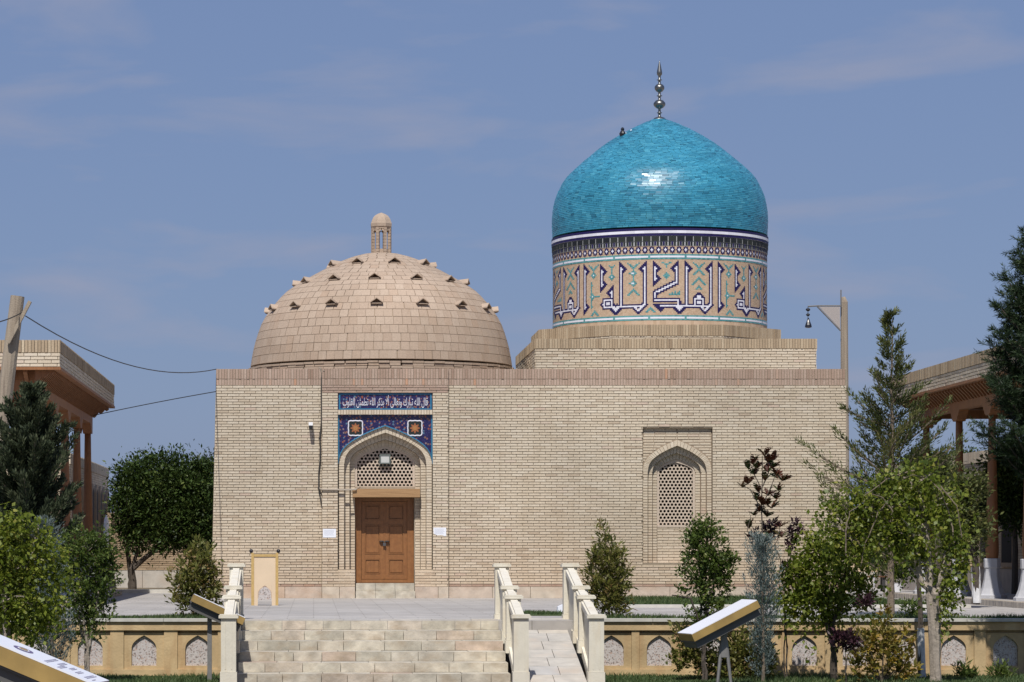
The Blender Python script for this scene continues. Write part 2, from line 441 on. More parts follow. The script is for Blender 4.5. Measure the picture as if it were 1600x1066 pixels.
#@@STRUCTURE
# ------------------------------------------------------------------ masonry helpers
BW, BH, JT = .276, .0672, .013
def unit_box(name, material):
    mb = MB(); mb.box(-.5,.5,-.5,.5,-.5,.5); me = bpy.data.meshes.new(name)
    me.from_pydata(mb.v, [], mb.f); me.materials.append(material); return me
UB = {}
def ub(material):
    if material.name not in UB: UB[material.name] = unit_box('block_' + material.name, material)
    return UB[material.name]
def brick_panel(mb, o, d, L, z0, z1, excl=(), kind='course', depth=.016, left=None, pick=None, picked=None, bw=BW, bh=BH, jit=.004, tone=(0, 1), m=0, off=None, fit=True):
    """bricks on the plane through o along d; outward normal is to the right of d"""
    o = Vector((o[0], o[1], 0)); d = Vector((d[0], d[1], 0)).normalized(); n = Vector((d.y, -d.x, 0))
    ang = math.atan2(d.y, d.x)
    H = z1 - z0
    if kind == 'course':
        rows = max(1, round(H / bh)); rh = H / rows
    else:
        rows = 1; rh = H
    for r in range(rows):
        a, b = z0 + r*rh, z0 + (r+1)*rh
        lo = left(.5*(a+b)) if left else 0.0
        spans = [(lo, L)]
        for (u0, u1, e0, e1) in excl:
            if e0 < b - .02 and e1 > a + .02:
                ns = []
                for s0, s1 in spans:
                    if u1 <= s0 or u0 >= s1: ns.append((s0, s1)); continue
                    if u0 > s0: ns.append((s0, u0))
                    if u1 < s1: ns.append((u1, s1))
                spans = ns
        W = bw if kind == 'course' else bh
        ph = (.5*W if r % 2 else 0) if kind == 'course' else 0
        if off is not None: ph += off
        if kind == 'course': ph += random.uniform(-.02, .02)
        for s0, s1 in spans:
            k0 = math.floor((s0 - ph) / W)
            u = k0 * W + ph
            while u < s1:
                a0, a1 = max(u, s0), min(u + W, s1)
                full = (a1 - a0) > W * .97
                u += W
                if a1 - a0 < .03: continue
                j = JT * .5
                a0 += j; a1 -= j
                zz0 = a + (JT*.5 if kind == 'course' else .004) + random.uniform(-.0015, .0015); zz1 = b - (JT*.6 if kind == 'course' else .004)
                dp = depth + random.uniform(-jit, jit)
                t = tone[0] + (tone[1]-tone[0]) * min(1, max(0, random.gauss(.5, .2)))
                if full and pick is not None and pick(.5*(a0+a1), .5*(zz0+zz1)):
                    c = o + d*(.5*(a0+a1)) + n*(dp*.5) + Vector((0,0,.5*(zz0+zz1)))
                    picked.append(Matrix.Translation(c) @ Matrix.Rotation(ang, 4, 'Z') @ Matrix.Diagonal((a1-a0, dp, zz1-zz0, 1)))
                    continue
                p0 = o + d*a0; p1 = o + d*a1; q0 = p0 + n*dp; q1 = p1 + n*dp
                def V(p, z): return (p.x, p.y, z)
                e = len(mb.v)
                mb.v.extend([V(p0,zz0),V(p1,zz0),V(q1,zz0),V(q0,zz0),V(p0,zz1),V(p1,zz1),V(q1,zz1),V(q0,zz1)])
                for q in ((3,2,6,7),(0,3,7,4),(2,1,5,6),(7,6,5,4),(0,1,2,3)):
                    mb.f.append(tuple(e+i for i in q)); mb.t.append(t); mb.m.append(m)
def place_bricks(picked, mat_one, parent, name='brick', limit=300, key=None):
    if key: picked = sorted(picked, key=key)
    for Mx in picked[:limit]: instance(name, ub(mat_one), Mx, parent)
    return picked[limit:]
def bricks_into(mb, mats_left):
    for Mx in mats_left: mb.obox(Mx, 1, 1, 1, random.random())
def wall_sheet(mb, x0, x1, y, z0, z1, holes=()):
    """a vertical sheet facing -Y with rectangular holes"""
    xs = sorted({x0, x1, *[h[0] for h in holes], *[h[1] for h in holes]})
    zs = sorted({z0, z1, *[h[2] for h in holes], *[h[3] for h in holes]})
    for i in range(len(xs)-1):
        for j in range(len(zs)-1):
            cx, cz = .5*(xs[i]+xs[i+1]), .5*(zs[j]+zs[j+1])
            if any(h[0] < cx < h[1] and h[2] < cz < h[3] for h in holes): continue
            mb.face([(xs[i],y,zs[j]),(xs[i+1],y,zs[j]),(xs[i+1],y,zs[j+1]),(xs[i],y,zs[j+1])])
PROF = [(1,0),(.988,.14),(.955,.27),(.90,.385),(.82,.49),(.70,.60),(.50,.745),(.25,.885),(0,1)]
def arch_at(t):                          # half-arch, t 0 spring .. 1 apex
    k = t * (len(PROF)-1); i = min(int(k), len(PROF)-2); f = k - i
    return (PROF[i][0]*(1-f)+PROF[i+1][0]*f, PROF[i][1]*(1-f)+PROF[i+1][1]*f)
def arch_pts(cx, wd, zb, zs, za, n=16):
    L = [(cx-wd, zb)]
    for i in range(n+1):
        a, h = arch_at(i/n); L.append((cx - wd*a, zs + (za-zs)*h))
    for i in range(n-1, -1, -1):
        a, h = arch_at(i/n); L.append((cx + wd*a, zs + (za-zs)*h))
    L.append((cx+wd, zb))
    return L
def ring_faces(mb, A, B, y, t=.5, m=0):
    for i in range(len(A)-1):
        mb.face([(A[i][0],y,A[i][1]),(A[i+1][0],y,A[i+1][1]),(B[i+1][0],y,B[i+1][1]),(B[i][0],y,B[i][1])], t, m)
def reveal(mb, A, y0, y1, t=.5, m=0):
    for i in range(len(A)-1):
        mb.face([(A[i][0],y0,A[i][1]),(A[i+1][0],y0,A[i+1][1]),(A[i+1][0],y1,A[i+1][1]),(A[i][0],y1,A[i][1])], t, m)
def above_arch(mb, A, y, ztop, t=.5, m=0):
    for i in range(1, len(A)-2):
        mb.face([(A[i][0],y,A[i][1]),(A[i+1][0],y,A[i+1][1]),(A[i+1][0],y,ztop),(A[i][0],y,ztop)], t, m)
def voussoirs(mb, cx, w0, za0, w1, za1, zs, y, n, dp=.02, t=None):
    for side in (-1, 1):
        for k in range(n):
            g = .12/n
            ta, tb = k/n + g*.5, (k+1)/n - g*.5
            q = []
            for tt, (wd, za) in ((ta,(w0,za0)),(tb,(w0,za0)),(tb,(w1,za1)),(ta,(w1,za1))):
                a, h = arch_at(tt); q.append((cx + side*wd*a, zs + (za-zs)*h))
            mb.prism(q, y-dp, y+.01, 'xz', t if t is not None else min(1,max(0,random.gauss(.5,.2))))
def lattice(name, cx, z0, z1, xw, inside, y, pitch, rh, hole, parent, frame_mat):
    """pierced plate of hexagonal cells, each with a round hole"""
    mb = MB()
    nr = int((z1-z0)/rh) + 2
    Rr = pitch/math.sqrt(3)
    for r in range(nr):
        z = z0 + r*rh
        k = int(xw/pitch) + 2
        for i in range(-k, k+1):
            x = cx + i*pitch + (.5*pitch if r % 2 else 0)
            if not inside(x, z): continue
            outer, inner = [], []
            for a in range(6):
                th = math.pi/6 + a*math.pi/3
                outer.append((x + Rr*math.cos(th)*1.001, z + Rr*math.sin(th)*rh/(pitch*.8660)))
            for a in range(6):
                th = math.pi/6 + a*math.pi/3
                inner.append((x + hole*math.cos(th), z + hole*math.sin(th)))
            for a in range(6):
                b = (a+1) % 6
                mb.face([(outer[a][0],y,outer[a][1]),(outer[b][0],y,outer[b][1]),(inner[b][0],y,inner[b][1]),(inner[a][0],y,inner[a][1])], random.random())
                mb.face([(inner[a][0],y,inner[a][1]),(inner[b][0],y,inner[b][1]),(inner[b][0],y+.05,inner[b][1]),(inner[a][0],y+.05,inner[a][1])], .3)
    return mb.build(name, frame_mat, parent)

# ------------------------------------------------------------------ ground
g = MB(); g.box(-900, 900, -300, 1500, -1.4, -.93)
tag(g.build('ground', M['soil']), kind='structure')
g = MB(); g.box(-60, 70, 49.06, 160, -.91, 0.0)
tag(g.build('terrace_paving', M['paving']), kind='structure')

# ================================================================== MAUSOLEUM
YF = 72.1
YP = 72.0
S = YF / FL
fx = lambda px: (px - VX) * YP / FL
fz = lambda py: EYE + (HY - py) * YP / FL
X0, X1 = -2.36, 12.9
YB = 81.6
ZT = fz(576)
mau = thing('mausoleum', 'pale brick mausoleum with a turquoise tiled dome and a plain brick dome', 'mausoleum', (5.3, YF, 0))
PXL, PXR = fx(503), fx(701)
# core sheets behind the bricks
mo = MB()
H_portal = (fx(528), fx(676), .28, fz(614))
H_door = (fx(555), fx(648), 0, .30)
wall_sheet(mo, PXL, PXR, YP+.004, 0, ZT-.01, [H_portal, (fx(555), fx(648), -.01, .281)])
WX0, WX1, WZ0, WZ1 = fx(1005), fx(1114), fz(880), fz(669)
zpl = fz(917)
wall_sheet(mo, PXR, X1, YF+.004, 0, ZT-.01, [(WX0, WX1, WZ0, WZ1)])
mo.face([(X0-.12,YF+.004,0),(PXL,YF+.004,0),(PXL,YF+.004,ZT-.01),(X0,YF+.004,ZT-.01)])
for x in (PXL, PXR): mo.face([(x,YP+.004,0),(x,YF+.004,0),(x,YF+.004,ZT),(x,YP+.004,ZT)])
mo.build('wall', M['mortar'], mau)
sd = MB()
sd.face([(X0-.12,YF+.01,0),(X0-.12,YB,0),(X0,YB,ZT-.05),(X0,YF+.01,ZT-.05)])
sd.face([(X1,YF+.01,0),(X1,YB,0),(X1,YB,ZT-.05),(X1,YF+.01,ZT-.05)])
sd.face([(X0-.12,YB,0),(X1,YB,0),(X1,YB,ZT-.05),(X0,YB,ZT-.05)])
sd.build('side_wall', M['brick'], mau)
rf = MB(); rf.box(X0+.03, X1-.03, YF+.25, YB-.05, ZT-.5, ZT-.3)
rf.box(X0, X1, YF+.02, YF+.26, ZT-.35, ZT-.012); rf.box(X0, X1, YB-.28, YB-.04, ZT-.35, ZT-.012)
rf.box(X0, X0+.24, YF+.27, YB-.29, ZT-.35, ZT-.012); rf.box(X1-.24, X1, YF+.27, YB-.29, ZT-.35, ZT-.012)
rf.box(PXL, PXR, YP+.02, YF+.015, ZT-.35, ZT-.014)
rf.build('roof', M['mortar_light'], mau)

fb = MB(); picked = []
zband = fz(602)
pick = lambda u, z: True
def near_portal(u0): return lambda u, z: fx(455) < u + u0 < fx(760) and z > .35
lft = lambda z: -.118 * (1 - z/ZT)
brick_panel(fb, (X0, YF), (1,0), PXL-X0, zpl+.065, zband, left=lft, pick=near_portal(X0), picked=picked)
brick_panel(fb, (PXR, YF), (1,0), X1-PXR, zpl+.065, zband, excl=[(WX0-PXR, WX1-PXR, WZ0, WZ1)], pick=near_portal(PXR), picked=picked)
pe = [(H_portal[0]-PXL, H_portal[1]-PXL, fz(890), fz(614)), (H_door[0]-PXL, H_door[1]-PXL, 0, fz(880))]
brick_panel(fb, (PXL, YP), (1,0), PXR-PXL, zpl+.0, fz(614), excl=pe, pick=near_portal(PXL), picked=picked)
random.shuffle(picked)
cdoor = Vector((fx(602), YP, fz(780)))
rest = place_bricks(picked, M['brick_one'], mau, key=lambda m: (m.translation - cdoor).length)
bricks_into(fb, rest)
tag(fb.build('brickwork', M['brick'], mau), kind='stuff')
# parapet bands of upright bricks, and the reddish foot course
pb = MB()
zb1 = fz(592)
for (xa, xb, y, zlow) in ((X0, PXL, YF, zband), (PXL, PXR, YP, fz(614)), (PXR, X1, YF, zband)):
    brick_panel(pb, (xa, y), (1,0), xb-xa, zb1, ZT, kind='soldier', depth=.018, jit=.005)
    if zlow > zband - .01:
        brick_panel(pb, (xa, y), (1,0), xb-xa, zband, zb1, kind='soldier', depth=.012, jit=.006, tone=(.3, 1))
    else:
        brick_panel(pb, (xa, y), (1,0), xb-xa, zband, zb1, kind='soldier', depth=.012, jit=.006, tone=(.3, 1))
        brick_panel(pb, (xa, y), (1,0), xb-xa, zlow, zband, kind='course', depth=.014, tone=(.2, .9))
for (xa, xb, y) in ((X0-.11, PXL, YF), (PXR, X1, YF)):
    brick_panel(pb, (xa, y), (1,0), xb-xa, zpl, zpl+.065, kind='course', depth=.018)
tag(pb.build('parapet_band', M['red_brick'], mau), kind='stuff')
# plinth of stone slabs
def slabs(xa, xb, y, z0, z1, dp, wmin, wmax, name, mat_one, parent):
    x = xa
    while x < xb - .05:
        wd = random.uniform(wmin, wmax)
        if xb - (x + wd) < wmin * .5: wd = xb - x
        e = min(x + wd, xb)
        instance(name, ub(mat_one), Matrix.Translation(((x+e)/2, y - dp/2 + random.uniform(-.003,.003), (z0+z1)/2)) @ Matrix.Diagonal((e-x-.012, dp, z1-z0-.004, 1)), parent)
        x = e
M['plinth_one'] = mat('plinth_one', [(0, (.44,.36,.27)), (.3, (.49,.42,.335)), (.6, (.47,.38,.305)), (.8, (.52,.46,.37)), (1, (.46,.34,.25))], .75, noise=(4, .18), bump=(14, .35), single=True, stain=((1.6,1.6,4), .5, .75, (.42,.27,.17), .5))
slabs(X0-.13, PXL, YF, 0, zpl, .035, .7, 1.1, 'plinth_stone', M['plinth_one'], mau)
slabs(PXL, fx(555), YP, 0, zpl, .035, .35, .6, 'plinth_stone', M['plinth_one'], mau)
slabs(fx(648), PXR, YP, 0, zpl, .035, .35, .6, 'plinth_stone', M['plinth_one'], mau)
slabs(PXR, X1, YF, 0, zpl, .035, .7, 1.2, 'plinth_stone', M['plinth_one'], mau)

# ---- portal
ab = MB(); am = MB()
cx = fx(602); u = YP/FL
P0, P1, P2 = YP+.05, YP+.21, YP+.37
zs_ = fz(725); zb_ = fz(890)
ARW = [73*u, 64*u, 55.5*u, 47*u]; ARZ = [fz(666), fz(676), fz(686.5), fz(696)]
A = [arch_pts(cx, ARW[i], zb_, zs_, ARZ[i]) for i in range(4)]
for i, P in enumerate((P0, P1, P2)):
    ring_faces(am, A[i], A[i+1], P+.012)
    voussoirs(ab, cx, ARW[i], ARZ[i], ARW[i+1], ARZ[i+1], zs_, P+.012, (24, 21, 18)[i], .014)
    for sgn in (-1, 1):
        xa = cx - ARW[i] if sgn < 0 else cx + ARW[i+1]
        brick_panel(ab, (xa, P+.012), (1,0), ARW[i]-ARW[i+1], zb_, zs_, depth=.012, bw=.4)
reveal(am, A[0], YP-.005, P0+.012)
reveal(am, A[1], P0, P1+.012); reveal(am, A[2], P1, P2+.012)
# soffit bricks seen from below
for i, (ya, yb) in ((1, (P0, P1)), (2, (P1, P2))):
    for side in (-1, 1):
        for k in range(22):
            ta, tb = k/22+.004, (k+1)/22-.004
            a0, h0 = arch_at(ta); a1, h1 = arch_at(tb)
            W, Z = ARW[i], ARZ[i]
            p = [(cx+side*W*a0, zs_+(Z-zs_)*h0), (cx+side*W*a1, zs_+(Z-zs_)*h1)]
            dn = .006
            ab.face([(p[0][0]-side*dn, ya, p[0][1]-dn), (p[1][0]-side*dn, ya, p[1][1]-dn), (p[1][0]-side*dn, yb, p[1][1]-dn), (p[0][0]-side*dn, yb, p[0][1]-dn)], random.random())
# flush base blocks under the stepped jambs, beside the door
for xa, xb in ((fx(528), fx(555)), (fx(648), fx(676))):
    am.box(xa, xb, YP+.005, P2+.2, 0, zb_)
    brick_panel(ab, (xa, YP+.005), (1,0), xb-xa, zpl, zb_-.005, depth=.014)
# wall round the door behind the jambs, up to the lintel
DX0, DX1 = fx(555), fx(648)
YD = YP + .64
am.box(DX0-.25, DX0-.001, P2+.02, YD+.1, 0, fz(764)); am.box(DX1+.001, DX1+.25, P2+.02, YD+.1, 0, fz(764))
am.box(DX0-.2, DX1+.2, P2+.02, YD+.1, fz(777), fz(760))
tag(ab.build('portal_brickwork', M['brick'], mau), kind='stuff')
am.build('portal', M['mortar_light'], mau)
# pierced tympanum over the door
GA = lambda x, z: (abs(x-cx) < 45*u and z < zs_+.02) or (z >= zs_ and any(abs(x-cx) < (45*u)*arch_at(t/40)[0] and z < zs_ + (fz(697)-zs_)*arch_at(t/40)[1] + .02 for t in range(41)))
tymp = lattice('tympanum_grille', cx, fz(758), fz(695), 47*u, GA, P2+.05, 6.0*u*1.0, 5.25*u, .0365, mau, M['grille'])
gf = MB(); GI = arch_pts(cx, 43.5*u, fz(764), zs_, fz(700)); ring_faces(gf, arch_pts(cx, 47.5*u, fz(764), zs_, fz(695.5)), GI, P2+.03); reveal(gf, GI, P2+.03, P2+.06)
gf.box(cx-46*u, cx+46*u, P2+.028, P2+.09, fz(764), fz(759))
gf.build('grille_frame', M['grille'], tymp)
bk = MB(); bk.face([(cx-1,P2+.35,fz(770)),(cx+1,P2+.35,fz(770)),(cx+1,P2+.35,fz(680)),(cx-1,P2+.35,fz(680))]); bk.build('shade_sheet', M['painted_shade'], tymp)  # near-black sheet: the unlit room behind the screen, painted
# spandrel tiles
sp = MB()
above_arch(sp, A[0], YP+.085, fz(648))
sp_o = sp.build('spandrel_tile_panel', M['floral'], mau)
bd = MB()
apx = [(x, YP+.075, z+.012) for x, z in A[0][1:-1]]
bd.tube(apx, .020, 6)
for x in (fx(529), fx(675)): bd.box(x-.018, x+.018, YP+.06, YP+.09, zs_, fz(648.2))
bd.build('turquoise_border', M['tile_blue'], sp_o)
for pxm in (555.5, 648.5):
    c0 = (fx(pxm), fz(669))
    rg = MB(); pts = []
    for k in range(33):
        th = 2*math.pi*k/32; rr = .19*(1+.13*math.cos(4*th+math.pi)+.05*math.cos(8*th))
        pts.append((c0[0]+rr*math.cos(th), YP+.075, c0[1]+rr*math.sin(th)*1.05))
    rg.prism([(p[0], p[2]) for p in pts[:-1]], YP+.076, YP+.09, 'xz')
    med = rg.build('medallion', M['tile_dark'], sp_o)
    rg = MB(); rg.tube(pts, .016, 6); 
    rg.build('white_outline', M['tile_white'], med)
    rs = MB()
    for q, (r0, n_) in enumerate(((.13, 8), (.075, 6))):
        poly = []
        for k in range(32):
            th = 2*math.pi*k/32; rr = r0*(.78+.22*math.cos(n_*th))
            poly.append((c0[0]+rr*math.cos(th), c0[1]+rr*math.sin(th)))
        rs.prism(poly, YP+.071-.004*q, YP+.08, 'xz', q)
    rs.build('orange_rosette', M['orange_tile'], med)
# soldier course between the two tile panels, inscription panel
sc = MB(); sc.box(fx(528), fx(676), YP+.004, YP+.1, fz(648), fz(640.5))
sc.build('panel_rail', M['mortar'], mau)
sc = MB(); brick_panel(sc, (fx(528), YP+.004), (1,0), fx(676)-fx(528), fz(648), fz(640.5), kind='soldier'); tag(sc.build('upright_brick_course', M['brick'], mau), kind='stuff')
ip = MB(); ip.face([(fx(528),YP+.04,fz(640.5)),(fx(676),YP+.04,fz(640.5)),(fx(676),YP+.04,fz(614)),(fx(528),YP+.04,fz(614))])
ins = ip.build('inscription_panel', M['floral'], mau)
bd = MB()
zi0, zi1, xi0, xi1 = fz(640.2), fz(614.8), fx(529.5), fx(674.5)
bd.box(xi0, xi1, YP+.028, YP+.045, zi0, zi0+.03); bd.box(xi0, xi1, YP+.028, YP+.045, zi1-.03, zi1)
bd.box(xi0, xi0+.035, YP+.028, YP+.045, zi0+.03, zi1-.03); bd.box(xi1-.035, xi1, YP+.028, YP+.045, zi0+.03, zi1-.03)
bd.build('turquoise_border', M['tile_blue'], ins)
FORMS = {'ا':(0xFE8D,2),'أ':(0xFE83,2),'ب':(0xFE8F,4),'ت':(0xFE95,4),'ذ':(0xFEAB,2),'ر':(0xFEAD,2),'ط':(0xFEC1,4),'ع':(0xFEC9,4),'ق':(0xFED5,4),'ك':(0xFED9,4),'ل':(0xFEDD,4),'م':(0xFEE1,4),'ن':(0xFEE5,4),'ه':(0xFEE9,4),'و':(0xFEED,2),'ى':(0xFEEF,2),'ئ':(0xFE89,4)}
def shape(text):
    out = []
    for word in text.split(' '):
        w_ = []; prev = False; i = 0
        while i < len(word):
            ch = word[i]
            if ch == 'ل' and i+1 < len(word) and word[i+1] in 'اأ':
                base = 0xFEFB if word[i+1] == 'ا' else 0xFEF7
                w_.append(chr(base + (1 if prev else 0))); prev = False; i += 2; continue
            base, nf = FORMS[ch]
            nxt = i+1 < len(word)
            if nf == 2: w_.append(chr(base + (1 if prev else 0))); prev = False
            else:
                k = (3 if prev else 2) if nxt else (1 if prev else 0)
                w_.append(chr(base + k)); prev = nxt
            i += 1
        out.append(''.join(w_))
    return ' '.join(out)[::-1]
def text_mesh(name, s, x0, x1, z0, z1, y, material, parent):
    cu = bpy.data.curves.new(name, 'FONT'); cu.body = s; cu.extrude = .004; cu.offset = .004; cu.resolution_u = 3
    t = bpy.data.objects.new(name, cu); col.objects.link(t)
    me = bpy.data.meshes.new_from_object(t.evaluated_get(bpy.context.evaluated_depsgraph_get()))
    bpy.data.objects.remove(t); bpy.data.curves.remove(cu)
    co = np.empty(len(me.vertices)*3, dtype=np.float32); me.vertices.foreach_get('co', co); co = co.reshape(-1,3)
    lo, hi = co.min(0), co.max(0)
    n = np.empty_like(co)
    n[:,0] = x0 + (co[:,0]-lo[0])/(hi[0]-lo[0])*(x1-x0)
    n[:,2] = z0 + (co[:,1]-lo[1])/(hi[1]-lo[1])*(z1-z0)
    n[:,1] = y - co[:,2]
    me.vertices.foreach_set('co', n.ravel()); me.materials.clear(); me.materials.append(material); me.update()
    return put(bpy.data.objects.new(name, me), parent)
text_mesh('inscription', shape('قال الله تبارك وتعالى ألا بذكر الله تطمئن القلوب'), fx(535.5), fx(668.5), fz(637.5), fz(617.5), YP+.034, M['tile_white'], ins)
# lintel, door, threshold
lt = MB(); lt.box(fx(551), fx(656.5), YP+.015, YD+.02, fz(777), fz(764)); lt.build('lintel', M['beam_wood'], mau)
dr = MB()
dz0, dz1 = fz(911), fz(777.3)
dr.box(DX0+.004, fx(565), YD-.07, YD+.05, dz0, dz1); dr.box(fx(637.5), DX1-.004, YD-.07, YD+.05, dz0, dz1)
dr.box(fx(565), fx(637.5), YD-.07, YD+.05, fz(783), dz1); dr.box(fx(565), fx(637.5), YD-.05, YD+.05, dz0, fz(906))
door = dr.build('door', M['door_wood'], mau)
for xa, xb in ((565.3, 600.3), (602.7, 637.3)):
    lf = MB()
    a, b = fx(xa), fx(xb)
    st = .085
    lf.box(a, b, YD+.01, YD+.04, fz(905.5), fz(783.5))
    zz = [fz(905.5), fz(900), fz(897), fz(874), fz(866), fz(820), fz(812), fz(788), fz(783.5)]
    lf.box(a, a+st, YD-.022, YD+.01, zz[0], zz[-1]); lf.box(b-st, b, YD-.022, YD+.01, zz[0], zz[-1])
    for z0_, z1_ in ((zz[0], fz(897)), (fz(873.5), fz(866)), (fz(820), fz(812)), (fz(789), zz[-1])):
        lf.box(a+st, b-st, YD-.02, YD+.01, z0_, z1_)
    leaf = lf.build('leaf', M['door_wood'], door)
    for z0_, z1_ in ((fz(897), fz(873.5)), (fz(866), fz(820)), (fz(812), fz(789))):
        pp = MB()
        pp.box(a+st+.035, b-st-.035, YD-.012, YD+.008, z0_+.035, z1_-.035)
        for (xq0, xq1, zq0, zq1) in ((a+st+.002, b-st-.002, z0_+.002, z0_+.022), (a+st+.002, b-st-.002, z1_-.022, z1_-.002), (a+st+.002, a+st+.02, z0_+.024, z1_-.024), (b-st-.02, b-st-.002, z0_+.024, z1_-.024)):
            pp.box(xq0, xq1, YD-.03, YD+.006, zq0, zq1)
        o = pp.build('panel', M['door_wood'], door)
md = MB(); md.box(fx(600.2), fx(602.8), YD-.03, YD+.02, fz(905), fz(784)); md.build('meeting_rail', M['door_wood'], door)
lk = MB()
for k in (-1, 1): lk.lathe([(.035,-.01),(.06,0),(.05,.012),(.02,.022)], 12, (fx(601.5)+k*.07, YD-.05, fz(846)))
lk.tube([(fx(601.5)-.08, YD-.06, fz(846)), (fx(601.5), YD-.08, fz(846.8)), (fx(601.5)+.08, YD-.06, fz(846))], .012, 6)
lk.build('hasp', M['iron'], door)
pl = MB(); pl.box(fx(601.5)-.035, fx(601.5)+.035, YD-.1, YD-.06, fz(853), fz(848.5)); pl.tube([(fx(601.5)-.022,YD-.08,fz(848.6)),(fx(601.5)-.018,YD-.08,fz(846.3)),(fx(601.5)+.018,YD-.08,fz(846.3)),(fx(601.5)+.022,YD-.08,fz(848.6))], .007, 6)
pl.build('padlock', M['steel'], door)
for (y0, y1, z0_, z1_, xa, xb) in ((YP-.06, YD+.1, .18, .36, 556, 647.5), (YP-.14, YP-.062, 0, .17, 555.5, 648.5), (YP-.06, YD+.1, 0, .178, 556, 648)):
    x = fx(xa)
    n_ = 3
    for k in range(n_):
        a = fx(xa) + (fx(xb)-fx(xa))*k/n_; b = fx(xa) + (fx(xb)-fx(xa))*(k+1)/n_
        instance('threshold_stone', ub(M['stone_one']), Matrix.Translation(((a+b)/2,(y0+y1)/2,(z0_+z1_)/2)) @ Matrix.Diagonal((b-a-.006, y1-y0, z1_-z0_, 1)), mau)

# ---- window
wb = MB(); wm = MB()
wx = fx(1059.5)
Q0, Q1, Q2 = YF+.07, YF+.19, YF+.30
zs_w = fz(737)
WW = [54*u, 46*u, 38*u, 29.8*u]; WZ = [fz(687), fz(696), fz(707), fz(716.5)]
WA = [arch_pts(wx, WW[i], WZ0, zs_w, WZ[i]) for i in range(4)]
above_arch(wm, WA[0], Q0+.012, WZ1)
for side in (-1, 1):
    wm.face([(wx+side*54.6*u, YF, WZ0), (wx+side*54.6*u, Q0+.02, WZ0), (wx+side*54.6*u, Q0+.02, WZ1), (wx+side*54.6*u, YF, WZ1)])
wm.face([(WX0,YF,WZ1),(WX1,YF,WZ1),(WX1,Q0+.02,WZ1),(WX0,Q0+.02,WZ1)])
# plain rendered bricks over the arch
for r in range(int((WZ1-zs_w)/.067)+1):
    z0_ = WZ1 - (r+1)*.067; z1_ = z0_ + .058
    if z1_ < zs_w: break
    def half(z):
        for t in range(61):
            a, h = arch_at(t/60)
            if zs_w + (WZ[0]-zs_w)*h >= z: return a*WW[0]
        return 0
    hw = half(z0_) if z0_ > zs_w else WW[0]
    for side in (-1, 1):
        xa, xb = (wx+hw+.01, WX1-.01) if side > 0 else (WX0+.01, wx-hw-.01)
        if hw == 0: xa, xb = (wx, WX1-.01) if side > 0 else (WX0+.01, wx)
        if xb - xa > .04: brick_panel(wb, (xa, Q0+.012), (1,0), xb-xa, z0_, z1_, depth=.008, bw=.27)
for i, P in enumerate((Q0, Q1, Q2)):
    ring_faces(wm, WA[i], WA[i+1], P+.012)
    voussoirs(wb, wx, WW[i], WZ[i], WW[i+1], WZ[i+1], zs_w, P+.012, (19, 16, 13)[i], .014)
    for sgn in (-1, 1):
        xa = wx - WW[i] if sgn < 0 else wx + WW[i+1]
        brick_panel(wb, (xa, P+.012), (1,0), WW[i]-WW[i+1], WZ0, zs_w, depth=.012, bw=.4)
reveal(wm, WA[1], Q0, Q1+.012); reveal(wm, WA[2], Q1, Q2+.012)
wm.box(wx-WW[3]-.01, wx+WW[3]+.01, Q2+.012, Q2+.2, WZ0, fz(822))
brick_panel(wb, (wx-WW[3], Q2+.012), (1,0), 2*WW[3], WZ0, fz(822), depth=.012)
wm.box(WX0, WX1, YF+.005, Q2+.1, WZ0-.08, WZ0)
tag(wb.build('window_brickwork', M['brick'], mau), kind='stuff')
wm.build('window_niche', M['niche_joint'], mau)
zg = fz(719)
GW = lambda x, z: (abs(x-wx) < 28*u and z < zs_w+.02) or (z >= zs_w and any(abs(x-wx) < 28*u*arch_at(t/40)[0] and z < zs_w + (zg-zs_w)*arch_at(t/40)[1] + .02 for t in range(41)))
win = lattice('window_grille', wx, fz(819), fz(716), 29*u, GW, Q2+.06, 5.85*u, 5.12*u, .0355, mau, M['grille'])
gf = MB(); GI = arch_pts(wx, 26.6*u, fz(822), zs_w, fz(722)); ring_faces(gf, arch_pts(wx, 30*u, fz(822), zs_w, fz(716.2)), GI, Q2+.03); reveal(gf, GI, Q2+.03, Q2+.07)
gf.box(wx-29.5*u, wx+29.5*u, Q2-.01, Q2+.1, fz(823.5), fz(820.3)); gf.build('window_frame', M['grille'], win)
bk = MB(); bk.face([(wx-.7,Q2+.4,fz(825)),(wx+.7,Q2+.4,fz(825)),(wx+.7,Q2+.4,fz(705)),(wx-.7,Q2+.4,fz(705))]); bk.build('shade_sheet', M['painted_shade'], win)  # flat sheet close behind the grille, indoor shade put into its colour

# ---- tiers under the blue drum
DXc, DYc = 8.92, 76.75
zt1 = 6.37
t1 = MB(); h1 = 3.45
t1.box(DXc-h1, DXc+h1, DYc-h1, DYc+h1, ZT-.45, zt1)
tier = t1.build('square_tier', M['mortar'], mau)
tb = MB(); ts = MB()
ring4 = [((DXc-h1, DYc-h1), (1,0)), ((DXc-h1, DYc+h1), (0,-1)), ((DXc+h1, DYc-h1), (0,1))]
for o_, d_ in ring4:
    brick_panel(tb, o_, d_, 2*h1, ZT-.3, zt1-.245, depth=.02, jit=.006)
    brick_panel(ts, o_, d_, 2*h1, zt1-.245, zt1+.004, kind='soldier', depth=.03, jit=.006)
zt2 = 6.75
oc = [(-1.37,-3.03),(1.37,-3.03),(3.03,-1.37),(3.03,1.37),(1.37,3.03),(-1.37,3.03),(-3.03,1.37),(-3.03,-1.37)]
t2 = MB(); t2.prism([(DXc-.15+x, DYc+y) for x, y in oc], zt1+.002, zt2, 'xy'); t2.build('octagon_tier', M['mortar_light'], mau)
